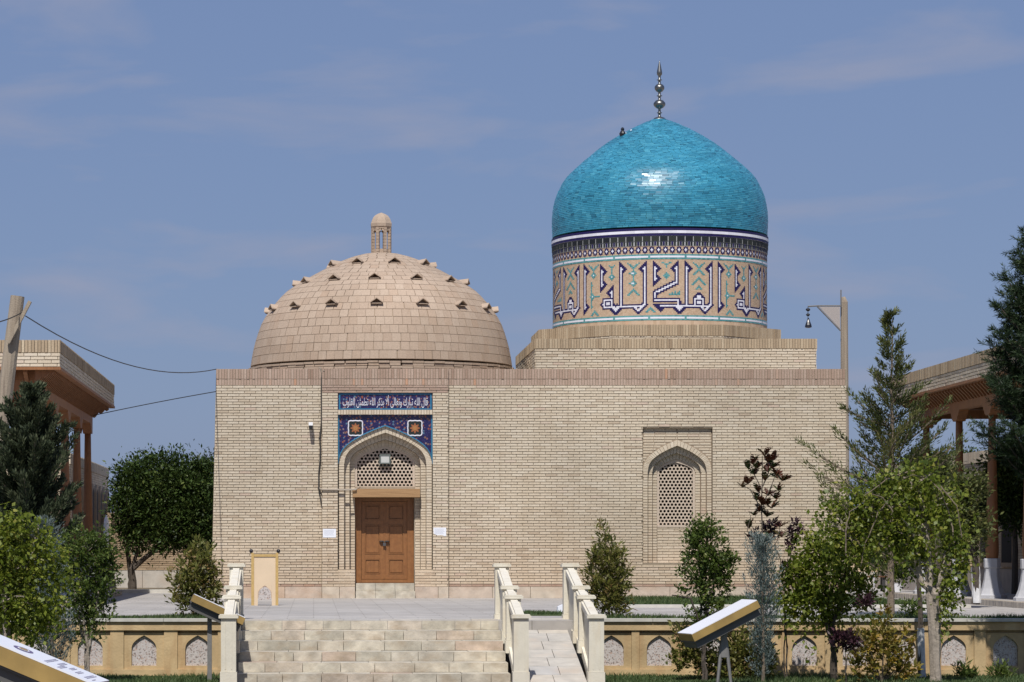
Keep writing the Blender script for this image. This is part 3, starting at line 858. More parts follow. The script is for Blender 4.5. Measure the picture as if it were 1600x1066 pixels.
for k in (7, 0, 1, 2, 6):
    a, b = oc[k], oc[(k+1) % 8]
    L_ = math.hypot(b[0]-a[0], b[1]-a[1])
    brick_panel(tb, (DXc-.15+a[0], DYc+a[1]), (b[0]-a[0], b[1]-a[1]), L_, zt1+.005, zt1+.10, depth=.02, bh=.045)
    brick_panel(ts, (DXc-.15+a[0], DYc+a[1]), (b[0]-a[0], b[1]-a[1]), L_, zt1+.10, zt2+.003, kind='soldier', depth=.035, jit=.006)
tag(tb.build('course_bricks', M['brick'], tier), kind='stuff')
tag(ts.build('upright_bricks', M['old_brick'], tier), kind='stuff')

# ---- mosaic drum
DR = 2.742
fd = (DYc - DR) / FL
dz = lambda py: EYE + (HY - py) * fd
drum = MB(); drum.lathe([(DR-.03, zt2-.01), (DR-.03, dz(357))], 96, (DXc, DYc, 0))
drum = drum.build('drum', M['mortar'], mau)
cols = {k: MB() for k in 'bnwtdg'}
def cell(th0, th1, z0, z1, key, r=DR, t=None, proud=0.0):
    rr = r + proud + random.uniform(-.0015, .0015)
    mb = cols[key]
    p = lambda th, z, q: (DXc + q*math.sin(th), DYc - q*math.cos(th), z)
    mb.face([p(th0,z0,rr), p(th1,z0,rr), p(th1,z1,rr), p(th0,z1,rr)], random.random() if t is None else t)
ROWS, PER = 39, 101
DA = R(.7486)
mz1, mz0 = dz(404.8), dz(492.5)
grid = np.full((ROWS, PER), 'b', dtype='<U1')
C0 = 67                                   # column of the period that holds angle zero
def px_(c, r, k):
    if 0 <= r < ROWS: grid[r, (c + C0) % PER] = k
def stem(c, r0, r1, hook_top=0, hook_bot=0):
    for r in range(r0, r1):
        px_(c-1, r, 'n'); px_(c, r, 'w'); px_(c+1, r, 'n')
    def hk(r_tip, s, up):
        # stepped triangular serif: tip points to side s
        outer = c - s
        for k in range(4):
            r = r_tip - up*(5-k)
            for q in range(0, max(k+1, 3)): px_(outer + s*q, r, 'n' if q <= k else 'b')
        r = r_tip - up
        px_(outer, r, 'n'); px_(c, r, 'w'); px_(c+s, r, 'n'); px_(c+2*s, r, 'n'); px_(c+3*s, r, 'n')
        r = r_tip
        px_(outer, r, 'n'); px_(c, r, 'w'); px_(c+s, r, 'w'); px_(c+2*s, r, 'n'); px_(c+3*s, r, 'n'); px_(c+4*s, r, 'n')
        px_(c+s, r_tip+up, 'n'); px_(c+2*s, r_tip+up, 'n'); px_(c+3*s, r_tip+up, 'n'); px_(c+2*s, r_tip+2*up, 'n')
    if hook_top: hk(r0+5, hook_top, 1)
    if hook_bot: hk(r1-6, hook_bot, -1)
def hbar(c0, c1, r):
    for c in range(c0, c1+1):
        px_(c, r-1, 'n'); px_(c, r, 'w'); px_(c, r+1, 'n')
def vee(c, r, depth=5):
    for k in range(depth):
        wd = depth-1-k
        for q in range(-wd-1, wd+2): px_(c+q, r+k, 'n')
    for k in range(depth-2):
        for q in range(-(depth-3-k), depth-2-k): px_(c+q, r+k, 'w')
    px_(c, r+depth-3, 'w')
# baselines first
hbar(-9, 28, 32); hbar(-50, -19, 32)
# kaf: upper stroke, diagonal, lower stroke
stem(3, 1, 17, hook_top=-1)
for pas in (0, 1):
    for r in range(13, 27):
        for c in range(-13, 5):
            dx, dy = -15.0, 7.5; tq = max(0, min(1, ((c-3)*dx + (r-15.5)*dy)/(dx*dx+dy*dy)))
            dd = math.hypot(c-3-tq*dx, r-15.5-tq*dy)
            if pas == 0 and dd < 2.0 and not (r < 15 and c >= 2): px_(c, r, 'n')
            if pas == 1 and dd < .8: px_(c, r, 'w')
stem(-12, 23, 29)
hbar(-12, 4, 28); px_(-13, 28, 'n'); px_(-13, 29, 'n'); px_(-13, 27, 'n')
for r in range(28, 32): px_(4, r, 'w'); px_(5, r, 'n'); px_(6, r, 'n') if r > 28 else None
for c in range(-13, 3): px_(c, 30, 'b')
px_(5, 27, 'n')
vee(5, 33); px_(4, 32, 'w'); px_(5, 33, 'w'); px_(5, 34, 'w')
for k in range(4):
    for q in range(-3+k, 4-k): px_(-8+q, 33+k, 'n')
for c in range(-13, -9): px_(c, 31, 'n'); px_(c+1, 32, 'n')
# kaf flag
stem(-12, 1, 19, hook_top=1, hook_bot=1)
# lam
stem(10, 1, 33, hook_top=1); px_(10, 32, 'w'); px_(9, 32, 'w'); px_(11, 32, 'w'); px_(9,33,'n'); px_(10,33,'n'); px_(11,33,'n')
# meem
for r in range(26, 32):
    for c in range(15, 24): px_(c, r, 'n' if (r == 26 or c in (15, 23)) else 'w')
for r in range(28, 32):
    for c in range(17, 22): px_(c, r, 'n')
for r in (29, 30):
    for c in (18, 19, 20): px_(c, r, 'w')
for c in (18, 19, 20): px_(c, 23, 'n'); px_(c, 25, 'w'); px_(c, 26, 'w')
for c in range(17, 22): px_(c, 24, 'n')
for c in (16, 17, 21, 22): px_(c, 25, 'n')
stem(28, 1, 31, hook_top=-1)
for k in range(6):
    c = 28 - k; r = 30 + k
    px_(c-1, r-1, 'n') if r < 33 else None
    px_(c, r, 'w'); px_(c, r+1, 'w') if k < 5 else None
    px_(c+1, r+1, 'n'); px_(c+2, r+1, 'n') if k < 4 else None; px_(c+1, r+2, 'n') if k<5 else None
for k, r in enumerate((33, 34, 35, 36, 37)):
    px_(19+k, r, 'n'); px_(20+k, r, 'n')
for r, c in ((33,21),(33,22),(34,22)): px_(c, r, 'w')
px_(24, 36, 'n'); px_(23, 36, 'n'); px_(24, 37, 'n')
# alif
stem(35, 1, 37, hook_top=1, hook_bot=1)
# lillah
stem(-36, 1, 33, hook_top=1); px_(-36, 32, 'w'); px_(-37, 32, 'w'); px_(-35, 32, 'w')
stem(-19, 1, 31, hook_top=-1)
for k in range(6):
    c = -19 - k; r = 30 + k
    px_(c-1, r-1, 'n') if r < 33 else None
    px_(c, r, 'w'); px_(c, r+1, 'w') if k < 5 else None
    px_(c+1, r+1, 'n'); px_(c+2, r+1, 'n') if k < 4 else None; px_(c+1, r+2, 'n') if k<5 else None
for k, r in enumerate((33, 34, 35, 36, 37)):
    px_(-28+k, r, 'n'); px_(-27+k, r, 'n')
for r, c in ((33,-26),(33,-25),(34,-25)): px_(c, r, 'w')
px_(-23, 36, 'n'); px_(-24, 36, 'n'); px_(-23, 37, 'n')
stem(-43, 17, 32, hook_top=-1)
for r in range(26, 33):
    for c in range(-50, -42): px_(c, r, 'n' if (r == 26 or c == -50) else 'w')
for r in range(28, 32):
    for c in range(-48, -43): px_(c, r, 'n')
for r in (29, 30):
    for c in (-47, -46, -45): px_(c, r, 'w')
for c in range(-50, -41): px_(c, 33, 'n')
for r, cs in ((29, (-51,)), (30, (-52, -51)), (31, (-51,))):
    for c in cs: px_(c, r, 'n')
px_(-50, 30, 'w')
vee(-40, 33, 5); px_(-40, 33, 'w'); px_(-41, 32, 'w'); px_(-39, 32, 'w')
for c, r in ((-40,31),(-41,30),(-39,30),(-40,32),(-42,31),(-38,31)): px_(c, r, 'n')
stem(-51, 2, 22, hook_top=1, hook_bot=1)
# turquoise ornaments
def star(c, r, core=True):
    for q in range(-2, 3): px_(c+q, r, 't'); px_(c, r+q, 't')
    for a in (-1, 1):
        for b in (-1, 1): px_(c+a, r+b, 't')
    if core: px_(c, r, 'w')
def ywing(c, r, n=4):
    for k in range(n): px_(c-n+k, r+k, 't'); px_(c+n-k, r+k, 't'); px_(c-n+k+1, r+k, 't') if k else None; px_(c+n-k-1, r+k, 't') if k else None
    px_(c, r+n, 't'); px_(c, r+n-1, 't')
def vline(c, r0, r1):
    for r in range(r0, r1): px_(c, r, 't')
def chev(c, r, n=4):
    px_(c, r-1, 't'); px_(c, r, 't')
    for k in range(n): px_(c-k, r+k, 't'); px_(c+k, r+k, 't'); px_(c-k-1, r+k, 't'); px_(c+k+1, r+k, 't')
ywing(-27, 2); vline(-27, 6, 16); star(-27, 9); star(-27, 16); px_(-28, 9, 'w'); px_(-28, 16, 'w'); px_(-29, 9, 't'); px_(-29, 16, 't'); px_(-30, 9, 't'); px_(-30, 16, 't'); chev(-27, 21)
ywing(-43, 3, 2); vline(-43, 5, 14); star(-43, 11)
ywing(-58, 2, 4); vline(-58, 5, 9); star(-58, 9); vline(-60, 14, 33)
for r in (16, 22, 24, 26, 31): px_(-59, r, 't')
star(-59, 24); 
for c in range(-57, -53): px_(c, 24, 't')
star(-53, 24) if False else px_(-53, 24, 't')
chev(-57, 35, 3)
for k in range(4): px_(-7+k//1, 2+k//2, 't'); px_(-1-k, 2+k//2, 't')
px_(-4, 5, 't'); px_(-4, 4, 't'); star(-4, 11, False)
ywing(19, 2, 4); chev(19, 7, 4); chev(19, 13, 5); chev(19, 19, 2); px_(19, 18, 't')
for c in range(-2, 6): px_(c, 24, 't')
for c, r in ((0,23),(2,22),(2,23),(4,23),(5,22),(5,23)): px_(c, r, 't')
chev(-15, 34, 3)
zr = lambda r: mz1 - (mz1-mz0)*r/ROWS
for c in range(int(360/.7486)+1):
    cc = c - 240
    for r in range(ROWS):
        k = grid[r, (cc + C0) % PER]
        cell((cc-.5)*DA, (cc+.5)*DA, zr(r+1), zr(r), k, proud=.004 if k != 'b' else 0)
# ring bands
def band(y0, y1, key, n=288, proud=.0, skip=None):
    for k in range(n):
        if skip and skip(k/n): continue
        cell(2*math.pi*k/n, 2*math.pi*(k+1)/n, dz(y1), dz(y0), key, proud=proud)
for (ya, yb) in ((397, 404.8), (492.5, 500.3)):
    band(ya, yb, 't', proud=.006)
    hgt = (yb-ya)/3.2
    step = R(18.9)
    for k in range(-9, 10):
        c0 = R(6.97) + k*step
        for q in range(8):
            a0 = c0 + R(.55) + (step-R(1.1))*q/8; a1 = c0 + R(.55) + (step-R(1.1))*(q+1)/8
            cell(a0, a1, dz(yb-hgt), dz(ya+hgt), 'w', proud=.010, t=.6)
band(500.3, 512, 'b', 220)
band(384, 397, 'b', 420)
nf = 102
for k in range(nf):                        # frieze of small navy rosettes
    th = 2*math.pi*k/nf
    hc = (dz(390.2)); cs = (dz(384)-dz(396.5))/7; ca = cs/DR
    pat = ["...n...", ".nnnnn.", ".nnwnn.", "nnwwwnn", ".nnwnn.", ".nnnnn.", "...n..."]
    for r, row in enumerate(pat):
        for q, ch in enumerate(row):
            if ch == '.': continue
            cell(th+(q-3.5)*ca*.78, th+(q-2.5)*ca*.78, hc+(2.5-r)*cs, hc+(3.5-r)*cs, ch, proud=.006)
nd = 82                                    # stalactite cornice: dark panes in pale frames, pickets below
band(376.6, 384, 'g', 164, .01); band(368.2, 376.6, 'g', 164, .02)
for k in range(nd):
    th = 2*math.pi*k/nd; ha = math.pi/nd
    cell(th-ha*.91, th+ha*.91, dz(376.5), dz(369.0), 'd', proud=.028)
    for q in (-.62, -.02, .58):
        cell(th+ha*q-ha*.25, th+ha*q+ha*.25, dz(383.2), dz(377.4), 'd' if q != -.02 else 'n', proud=.018)
band(364.4, 368.2, 'n', 150, .035); band(360.2, 364.4, 'w', 150, .04); band(356.2, 360.2, 'n', 150, .035)
for key, nm, mt_ in (('b','brick_mosaic','tile_brick'),('n','navy_tiles','tile_navy'),('w','white_tiles','tile_white'),('t','turquoise_tiles','tile_teal'),('d','dark_panes','tile_dark'),('g','pane_frames','tile_grey')):
    tag(cols[key].build(nm, M[mt_], drum), kind='stuff')

# ---- domes made of tiles
def smooth_prof(pts, n=60):
    pts = sorted(pts, key=lambda p: p[1])
    zz = np.array([p[1] for p in pts]); rr = np.array([p[0] for p in pts])
    # Catmull-Rom through the points
    P = np.stack([rr, zz], 1); out = []
    for i in range(len(P)-1):
        p0 = P[max(i-1,0)]; p1 = P[i]; p2 = P[i+1]; p3 = P[min(i+2,len(P)-1)]
        for t in np.linspace(0, 1, 12, endpoint=False):
            out.append(.5*((2*p1)+(-p0+p2)*t+(2*p0-5*p1+4*p2-p3)*t*t+(-p0+3*p1-3*p2+p3)*t**3))
    out.append(P[-1])
    return np.array(out)
def tile_dome(name, c, prof, row_h, tile_w, thick, mat_tile, mat_one, mat_base, tilt, parent, piece, label=None, n_one=300, gap=.008, gapw=None, skip_below=0):
    pr = smooth_prof(prof)
    base = MB(); base.lathe([(max(.001, r-.004), z) for r, z in pr], 96, (c[0], c[1], 0))
    root = base.build(name, mat_base, parent, smooth=True)
    seg = np.hypot(np.diff(pr[:,0]), np.diff(pr[:,1])); s = np.concatenate([[0], np.cumsum(seg)])
    nrow = int(s[-1]/row_h)
    tiles = []
    for k in range(nrow):
        s0, s1 = s[-1]*k/nrow, s[-1]*(k+1)/nrow
        f = lambda q: (np.interp(q, s, pr[:,0]), np.interp(q, s, pr[:,1]))
        r0, z0 = f(s0); r1, z1 = f(s1)
        rm, zm = .5*(r0+r1), .5*(z0+z1)
        if rm < .12: continue
        nt_ = max(8, round(2*math.pi*rm/tile_w))
        off = random.random()
        for j in range(nt_):
            th = 2*math.pi*(j+off+random.uniform(-.04,.04))/nt_
            T = Vector((math.cos(th+math.pi/2), math.sin(th+math.pi/2), 0))          # along the row
            O = Vector((math.cos(th), math.sin(th), 0))
            U = (O*(r1-r0) + Vector((0,0,z1-z0))).normalized()
            N_ = T.cross(U).normalized()
            if N_.dot(O) < 0 and abs(N_.dot(O)) > .02: N_ = -N_
            if N_.z < 0 and rm < .5*pr[:,0].max(): N_ = -N_
            U = U + N_*random.gauss(0, tilt); T2 = T + N_*random.gauss(0, tilt)
            U.normalize(); T2 = (T2 - U*T2.dot(U)).normalized(); N2 = T2.cross(U)
            if N2.dot(N_) < 0: N2 = -N2
            p = Vector((c[0]+rm*math.cos(th), c[1]+rm*math.sin(th), zm)) + N2*(thick*.35)
            Mx = Matrix(((T2.x,U.x,N2.x,p.x),(T2.y,U.y,N2.y,p.y),(T2.z,U.z,N2.z,p.z),(0,0,0,1)))
            tiles.append((Mx @ Matrix.Diagonal((2*math.pi*rm/nt_-(gapw or gap), (s1-s0)-gap, thick, 1)), N2.y))
    tiles.sort(key=lambda q: q[1])
    mb = MB()
    for i, (Mx, ny) in enumerate(tiles):
        if i < n_one: instance(piece, ub(mat_one), Mx, root)
        else: mb.obox(Mx, 1, 1, 1, min(1, max(0, random.gauss(.5, .24))))
    tag(mb.build(piece + '_courses', mat_tile, root), kind='stuff')
    return root
kd = DYc/FL
zq = lambda py: EYE + (HY-py)*kd
bl = [(166,371.5),(166.8,355),(166.8,340),(164.5,322),(160.5,307),(151,287),(142,275),(126.5,260.5),(109.5,246),(91,231),(69.5,216.6),(45,203),(25,193.5),(9,187.2)]
blue = tile_dome('turquoise_dome', (DXc, DYc), [(r*kd*1.0, zq(y)+ (0.0)) for r, y in bl], .046, .15, .011, M['turquoise'], M['turquoise_one'], M['grout'], .045, mau, 'glazed_brick', gap=.006)
# finial
fi = MB()
zf = lambda py: zq(py)
kk = kd
fi.lathe([(11*kk, zf(190)), (10.5*kk, zf(187)), (8*kk, zf(184.5)), (4*kk, zf(183)), (2.2*kk, zf(182.5)), (2.1*kk, zf(177.5)), (4*kk, zf(177)), (4*kk, zf(176)), (2.1*kk, zf(175.5)), (2.1*kk, zf(170.5)),
          (6*kk, zf(168.5)), (9*kk, zf(165)), (9.4*kk, zf(163)), (9*kk, zf(161)), (6*kk, zf(157.5)), (2.1*kk, zf(156)), (2.1*kk, zf(151)), (4.2*kk, zf(150.5)), (4.2*kk, zf(149.5)), (2.1*kk, zf(149)), (2.1*kk, zf(144.5)),
          (5*kk, zf(143)), (7.4*kk, zf(139.5)), (7.7*kk, zf(137.5)), (7.3*kk, zf(135)), (5*kk, zf(132.5)), (2*kk, zf(131)), (2*kk, zf(126)), (4.2*kk, zf(125.5)), (4.2*kk, zf(124.8)), (2*kk, zf(124.3)), (2*kk, zf(119)),
          (3.8*kk, zf(117)), (4.3*kk, zf(114)), (4*kk, zf(112)), (2.4*kk, zf(104)), (.9*kk, zf(97)), (.2*kk, zf(94.5))], 20, (DXc, DYc, 0))
fin = fi.build('finial', M['steel'], mau, smooth=True)
# ---- plain brick dome
LXc, LYc = ax(595.7, 76.7), 76.7
lz = lambda py: EYE + (HY-py)*LYc/FL
kl = LYc/FL
ld = [(203,575),(200.5,558.6),(196,538.5),(186.5,510),(174,489.6),(149.5,461),(120,441.5),(92,426),(63,411.5),(34,401.5),(14,398.4),(2,397.6)]
plain = tile_dome('brick_dome', (LXc, LYc), [(r*kl, lz(y)+.02) for r, y in ld], .212, .222, .022, M['dome_tile'], M['dome_tile_one'], M['dome_joint'], .006, mau, 'dome_brick', gap=.010)
cb = MB()
for z0_, z1_, r_ in ((ZT-.35, ZT+.02, 3.40), (ZT+.025, ZT+.085, 3.46), (ZT+.09, ZT+.15, 3.42), (ZT+.155, ZT+.215, 3.385), (ZT+.22, ZT+.28, 3.40)):
    n_ = 76
    for k in range(n_):
        th = 2*math.pi*(k+random.uniform(-.08,.08))/n_
        Mx = Matrix.Translation((LXc+(r_-.06)*math.cos(th), LYc+(r_-.06)*math.sin(th), (z0_+z1_)/2 + random.uniform(-.006,.006))) @ Matrix.Rotation(th+math.pi/2, 4, 'Z')
        cb.obox(Mx, 2*math.pi*r_/n_-.012, .14+random.uniform(-.02,.02), z1_-z0_-.008, random.random())
tag(cb.build('base_ring', M['dome_tile'], plain), kind='stuff')
# little gabled hoods in three rings
prof_l = smooth_prof([(r*kl, lz(y)+.02) for r, y in ld])
def hood_mesh():
    mb = MB()
    # local: x width, y outward, z up; two leaning tiles on a flat one, open in front
    yo = .15
    for sgn in (-1, 1):
        q = [(0,.118),(sgn*.155,.008),(sgn*.155,-.018),(0,.092)]
        f0 = [Vector((x,yo,z)) for x,z in q]; f1 = [Vector((x,-.25,z)) for x,z in q]
        mb.face(f0); mb.face(f1[::-1])
        for i in range(4):
            j = (i+1) % 4; mb.face([f0[i], f0[j], f1[j], f1[i]])
    mb.box(-.14, .14, -.25, yo-.03, -.035, -.019)
    me = bpy.data.meshes.new('hood'); me.from_pydata(mb.v, [], mb.f); me.materials.append(M['dome_tile_one']); return me
hm = hood_mesh()
for (py, n_, ph) in ((489, 16, -3.5), (447.5, 13, -5.6), (418.5, 9, 12.8)):
    z = lz(py)+.02
    i = np.argmin(np.abs(prof_l[:,1]-z)); r_ = prof_l[i,0]
    for k in range(n_):
        th = R(ph + 360*k/n_)
        d_ = Vector((math.sin(th), -math.cos(th), 0))
        Mx = Matrix.Translation((LXc + d_.x*r_, LYc + d_.y*r_, z)) @ Matrix.Rotation(math.atan2(d_.y, d_.x)-math.pi/2, 4, 'Z') @ Matrix.Rotation(R(6), 4, 'X')
        h = instance('vent_hood', hm, Mx, plain)
# lantern on the brick dome
lan = MB()
ra = .235
zl0, zl1 = lz(399.5), lz(356)
for k in range(8):
    th = math.pi/8 + k*math.pi/4
    c_ = (LXc + ra*math.cos(th)*.98, LYc + ra*math.sin(th)*.98)
    for r in range(9):
        za_ = zl0 + (zl1-zl0)*r/9
        Mx = Matrix.Translation((c_[0], c_[1], za_ + (zl1-zl0)/18)) @ Matrix.Rotation(th, 4, 'Z')
        lan.obox(Mx, .075, .075, (zl1-zl0)/9-.008, random.random())
lan.lathe([(ra, zl0-.12), (ra, lz(390))], 8, (LXc, LYc, 0), phase=math.pi/8, t=.5)
lan.lathe([(ra+.02, zl1-.02), (ra+.05, zl1+.02), (ra+.055, lz(350)), (ra+.03, lz(346)), (ra+.01, lz(343)), (ra*.92, lz(340)), (ra*.72, lz(337)), (ra*.42, lz(334.6)), (.03, lz(333)), (.01, lz(332.4))], 8, (LXc, LYc, 0), phase=math.pi/8, t=.7)
for k in range(8):                        # pointed heads of the openings
    th = k*math.pi/4
    for sgn in (-1, 1):
        Mx = Matrix.Translation((LXc + ra*.9*math.cos(th), LYc + ra*.9*math.sin(th), zl1-.07)) @ Matrix.Rotation(th-math.pi/2, 4, 'Z') @ Matrix.Translation((sgn*.055, 0, -.02)) @ Matrix.Rotation(sgn*R(38), 4, 'Y')
        lan.obox(Mx, .10, .06, .045, .6)
    Mx = Matrix.Translation((LXc + ra*.9*math.cos(th), LYc + ra*.9*math.sin(th), zl1-.015)) @ Matrix.Rotation(th-math.pi/2, 4, 'Z')
    lan.obox(Mx, .19, .06, .05, .6)
lan.build('lantern', M['dome_tile'], mau)
#@@OBJECTS
# ================================================================== things fixed to the mausoleum
cctv = thing('security_camera', 'small white security camera fixed high on the brick wall left of the portal', 'camera', (ax(485.5,72.1), 72.08, az(667,72.1)))
c = WL[cctv]
m_ = MB(); m_.box(c.x-.05, c.x+.05, c.y-.24, c.y-.02, c.z+.02, c.z+.10); m_.build('housing', M['cctv_white'], cctv)
m_ = MB(); m_.box(c.x-.042, c.x+.042, c.y-.252, c.y-.06, c.z-.06, c.z+.018); m_.build('lens_block', M['cctv_black'], cctv)
m_ = MB(); m_.tube([(c.x, c.y-.05, c.z+.0), (c.x, c.y, c.z-.02)], .02, 8); m_.build('bracket', M['cctv_white'], cctv)
fl = thing('floodlight', 'square grey floodlight mounted in front of the pierced screen over the door', 'floodlight', (cx, P2-.06, fz(723)))
m_ = MB(); a0, a1, b0, b1 = fx(593.5), fx(610.5), fz(724.5), fz(709.5)
for q in ((a0, a1, b0, b0+.03), (a0, a1, b1-.03, b1), (a0, a0+.03, b0+.03, b1-.03), (a1-.03, a1, b0+.03, b1-.03)): m_.box(q[0], q[1], P2-.10, P2-.02, q[2], q[3])
m_.box(a0+.02, a1-.02, P2-.05, P2+.0, b0+.02, b1-.02); m_.build('housing', M['lamp_frame'], fl)
m_ = MB(); m_.face([(a0+.03,P2-.075,b0+.03),(a1-.03,P2-.075,b0+.03),(a1-.03,P2-.085,b1-.03),(a0+.03,P2-.085,b1-.03)]); m_.build('glass', M['lamp_glass'], fl)
m_ = MB(); m_.tube([(a0-.015,P2-.06,(b0+b1)/2),(a0-.015,P2+.0,b0-.05),(a1+.015,P2+.0,b0-.05),(a1+.015,P2-.06,(b0+b1)/2)], .013, 6); m_.build('bracket', M['lamp_frame'], fl)
def notice(px0, px1, py0, py1, label, torn):
    x0, x1, z0, z1 = fx(px0), fx(px1), fz(py1), fz(py0)
    t = thing('paper_notice', label, 'notice', ((x0+x1)/2, YP-.02, z0), 'paper notices beside the door')
    m = MB()
    poly = [(x0,z0),(x1,z0),(x1,z1),(x0,z1)] if not torn else [(x0+.01,z0+.05),(x0+.1,z0+.015),(x0+.2,z0+.02),(x1-.02,z0-.01),(x1,z0+.01),(x1,z1),(x0,z1)]
    m.prism(poly, YP-.022, YP-.017, 'xz'); m.build('sheet', M['paper'], t)
    m = MB()
    for k in range(5):
        zz = z1 - .035 - k*.028
        m.box(x0+.03, x1-.03-.04*random.random(), YP-.0235, YP-.0222, zz-.004, zz+.004)
    m.build('printed_lines', flat('faint_print', (.46,.48,.56)), t)
notice(504.5, 525, 826.5, 840, 'white paper notice on the pier left of the wooden door', False)
notice(677, 697, 824.5, 837.5, 'torn white paper notice on the pier right of the wooden door', True)
def cable(name, label, pts, r, material=None, parent=None, n=5):
    m = MB(); m.tube(pts, r, n); o = m.build(name, material or M['cable'], parent)
    if label: tag(o, label, 'cable')
    return o
yc = YF - .03
wig = [(505,577),(502.5,590),(502,615),(502.2,660),(501,672),(499.5,684),(500.5,700),(500,720),(498,740),(498,765),(500,775),(502,787)]
cable('wall_cable', 'black cable running down the wall edge left of the portal', [(ax(a,yc), yc-.03-.02*(k%2), az(b,yc)) for k,(a,b) in enumerate(wig)], .018)
cp = [(499,763),(503,765),(540,765.5),(556,765),(562,761)]
ys = [YF-.05, YP-.04, YP-.04, YP-.03, P2-.02]
cable('conduit_pipe', 'grey conduit pipe crossing the left jamb at lintel height', [(ax(a,y), y, az(b,y)) for (a,b),y in zip(cp, ys)], .022, M['conduit'], n=8)
cp = [(500,577),(503,581),(506,588)]
cable('pale_cable', 'short pale cable looped over the parapet left of the portal', [(ax(498,YF-.04),YF+.1,ZT+.03),(ax(500.5,YF-.04),YF-.04,ZT+.02),(ax(503.5,YF-.04),YF-.04,az(585,YF)),(ax(506,YP-.04),YP-.04,az(579,YP))], .012, M['conduit'])
# small fixture on the turquoise dome
fxp = at(977, 209, 76.2)
bd_ = thing('dome_fixture', 'small dark fixture on a pale arm high on the left of the turquoise dome', 'fixture', fxp)
m_ = MB(); m_.lathe([(.02,-.09),(.07,-.06),(.085,0),(.06,.05),(.03,.09)], 10, fxp-Vector((.07,0,0))); m_.lathe([(.03,-.05),(.05,0),(.02,.04)], 10, fxp-Vector((.07,0,-.12))); m_.build('head', M['bead'], bd_)
m_ = MB(); m_.tube([fxp-Vector((.03,0,0)), fxp+Vector((.13,.1,.02)), fxp+Vector((.26,.4,-.08))], .022, 6); m_.tube([fxp+Vector((.1,.08,.02)), fxp+Vector((.17,.1,.11))], .02, 6); m_.build('arm', M['board_white'], bd_)

# ================================================================== stairs, ramp, balustrades
SD = 49.05
sx0, sx1 = -1.18, 3.05
NR, RI, TR = 6, .15, .60
st = thing('stone_staircase', 'broad stone steps in mottled buff blocks leading up to the terrace', 'staircase', ((sx0+sx1)/2, SD-2, -.9))
m_ = MB(); 
for k in range(NR): m_.box(sx0+.01, sx1-.01, SD-.6*k+.04, SD-.6*(k-1)+.038 if k else SD+.06, -.91, -RI*k-.032)
m_.build('core', M['mortar_light'], st)
for k in range(NR):
    yf = SD - TR*k                      # nose of step k: top at -RI*k
    zt = -RI*k
    x = sx0
    while x < sx1 - .02:
        wd = random.choice((.28,.42,.5,.55,.62,.62)) * random.uniform(.9,1.1)
        if sx1 - (x+wd) < .2: wd = sx1 - x
        e = x + wd
        instance('riser_stone', ub(M['stone_one']), Matrix.Translation(((x+e)/2, yf+.03+random.uniform(-.006,.006), zt-.075)) @ Matrix.Diagonal((wd-.008, .07, .146, 1)), st)
        x = e
    if k:
        x = sx0
        while x < sx1 - .02:
            wd = random.uniform(.55,.8)
            if sx1 - (x+wd) < .3: wd = sx1 - x
            instance('tread_stone', ub(M['stone_one']), Matrix.Translation((x+wd/2, yf+.065+.27, zt-.016+random.uniform(-.003,.003))) @ Matrix.Diagonal((wd-.008, TR-.072, .03, 1)), st)
            x += wd
# top edge slabs of the terrace behind the first riser
x = sx0
while x < sx1 - .02:
    wd = min(random.uniform(.6,.9), sx1-x)
    if sx1-(x+wd) < .3: wd = sx1-x
    instance('edge_slab', ub(M['slab_one']), Matrix.Translation((x+wd/2, SD+.066+.2, .006)) @ Matrix.Diagonal((wd-.008, .40, .03, 1)), st)
    x += wd
rx0, rx1 = 3.30, 4.19
ry0, ry1 = SD-3.6, SD+.9
rp_ = thing('stone_ramp', 'sloping ramp of pale stone slabs between two stone balustrades', 'ramp', ((rx0+rx1)/2, ry0, -.9))
m_ = MB(); m_.prism([(ry0,-.905),(ry1,-.905),(ry1,-.02),(ry0,-.90)], rx0, rx1, 'yz'); m_.build('core', M['mortar_light'], rp_)
slope = math.atan2(.9, ry1-ry0); Ls = math.hypot(.9, ry1-ry0)
nrow = 8
for r in range(nrow):
    sp_ = .5 + (.08 if r % 2 else -.06)
    for (q0, q1) in ((0, sp_), (sp_, 1)):
        a = (r+.5)/nrow
        Mx = Matrix.Translation((rx0+(rx1-rx0)*(q0+q1)/2, ry0+(ry1-ry0)*a, -.9+.9*a+.008)) @ Matrix.Rotation(slope, 4, 'X') @ Matrix.Diagonal(((rx1-rx0)*(q1-q0)-.01, Ls/nrow-.01, .03, 1))
        instance('ramp_slab', ub(M['slab_one']), Mx, rp_)
def newel_mesh(h):
    mb = MB(); hw = .115
    mb.box(-hw-.014, hw+.014, -hw-.014, hw+.014, 0, .20); mb.box(-hw, hw, -hw, hw, .202, h-.06)
    mb.box(-hw-.035, hw+.035, -hw-.035, hw+.035, h-.058, h-.018); mb.box(-hw-.02, hw+.02, -hw-.02, hw+.02, h-.016, h)
    for k in (-1, 1): mb.box(k*.05-.006, k*.05+.006, -hw-.006, -hw-.0005, .24, h-.12)
    me = bpy.data.meshes.new('newel'); me.from_pydata(mb.v, [], mb.f); me.materials.append(M['pale_stone'])
    return me
nm_full = newel_mesh(1.06)
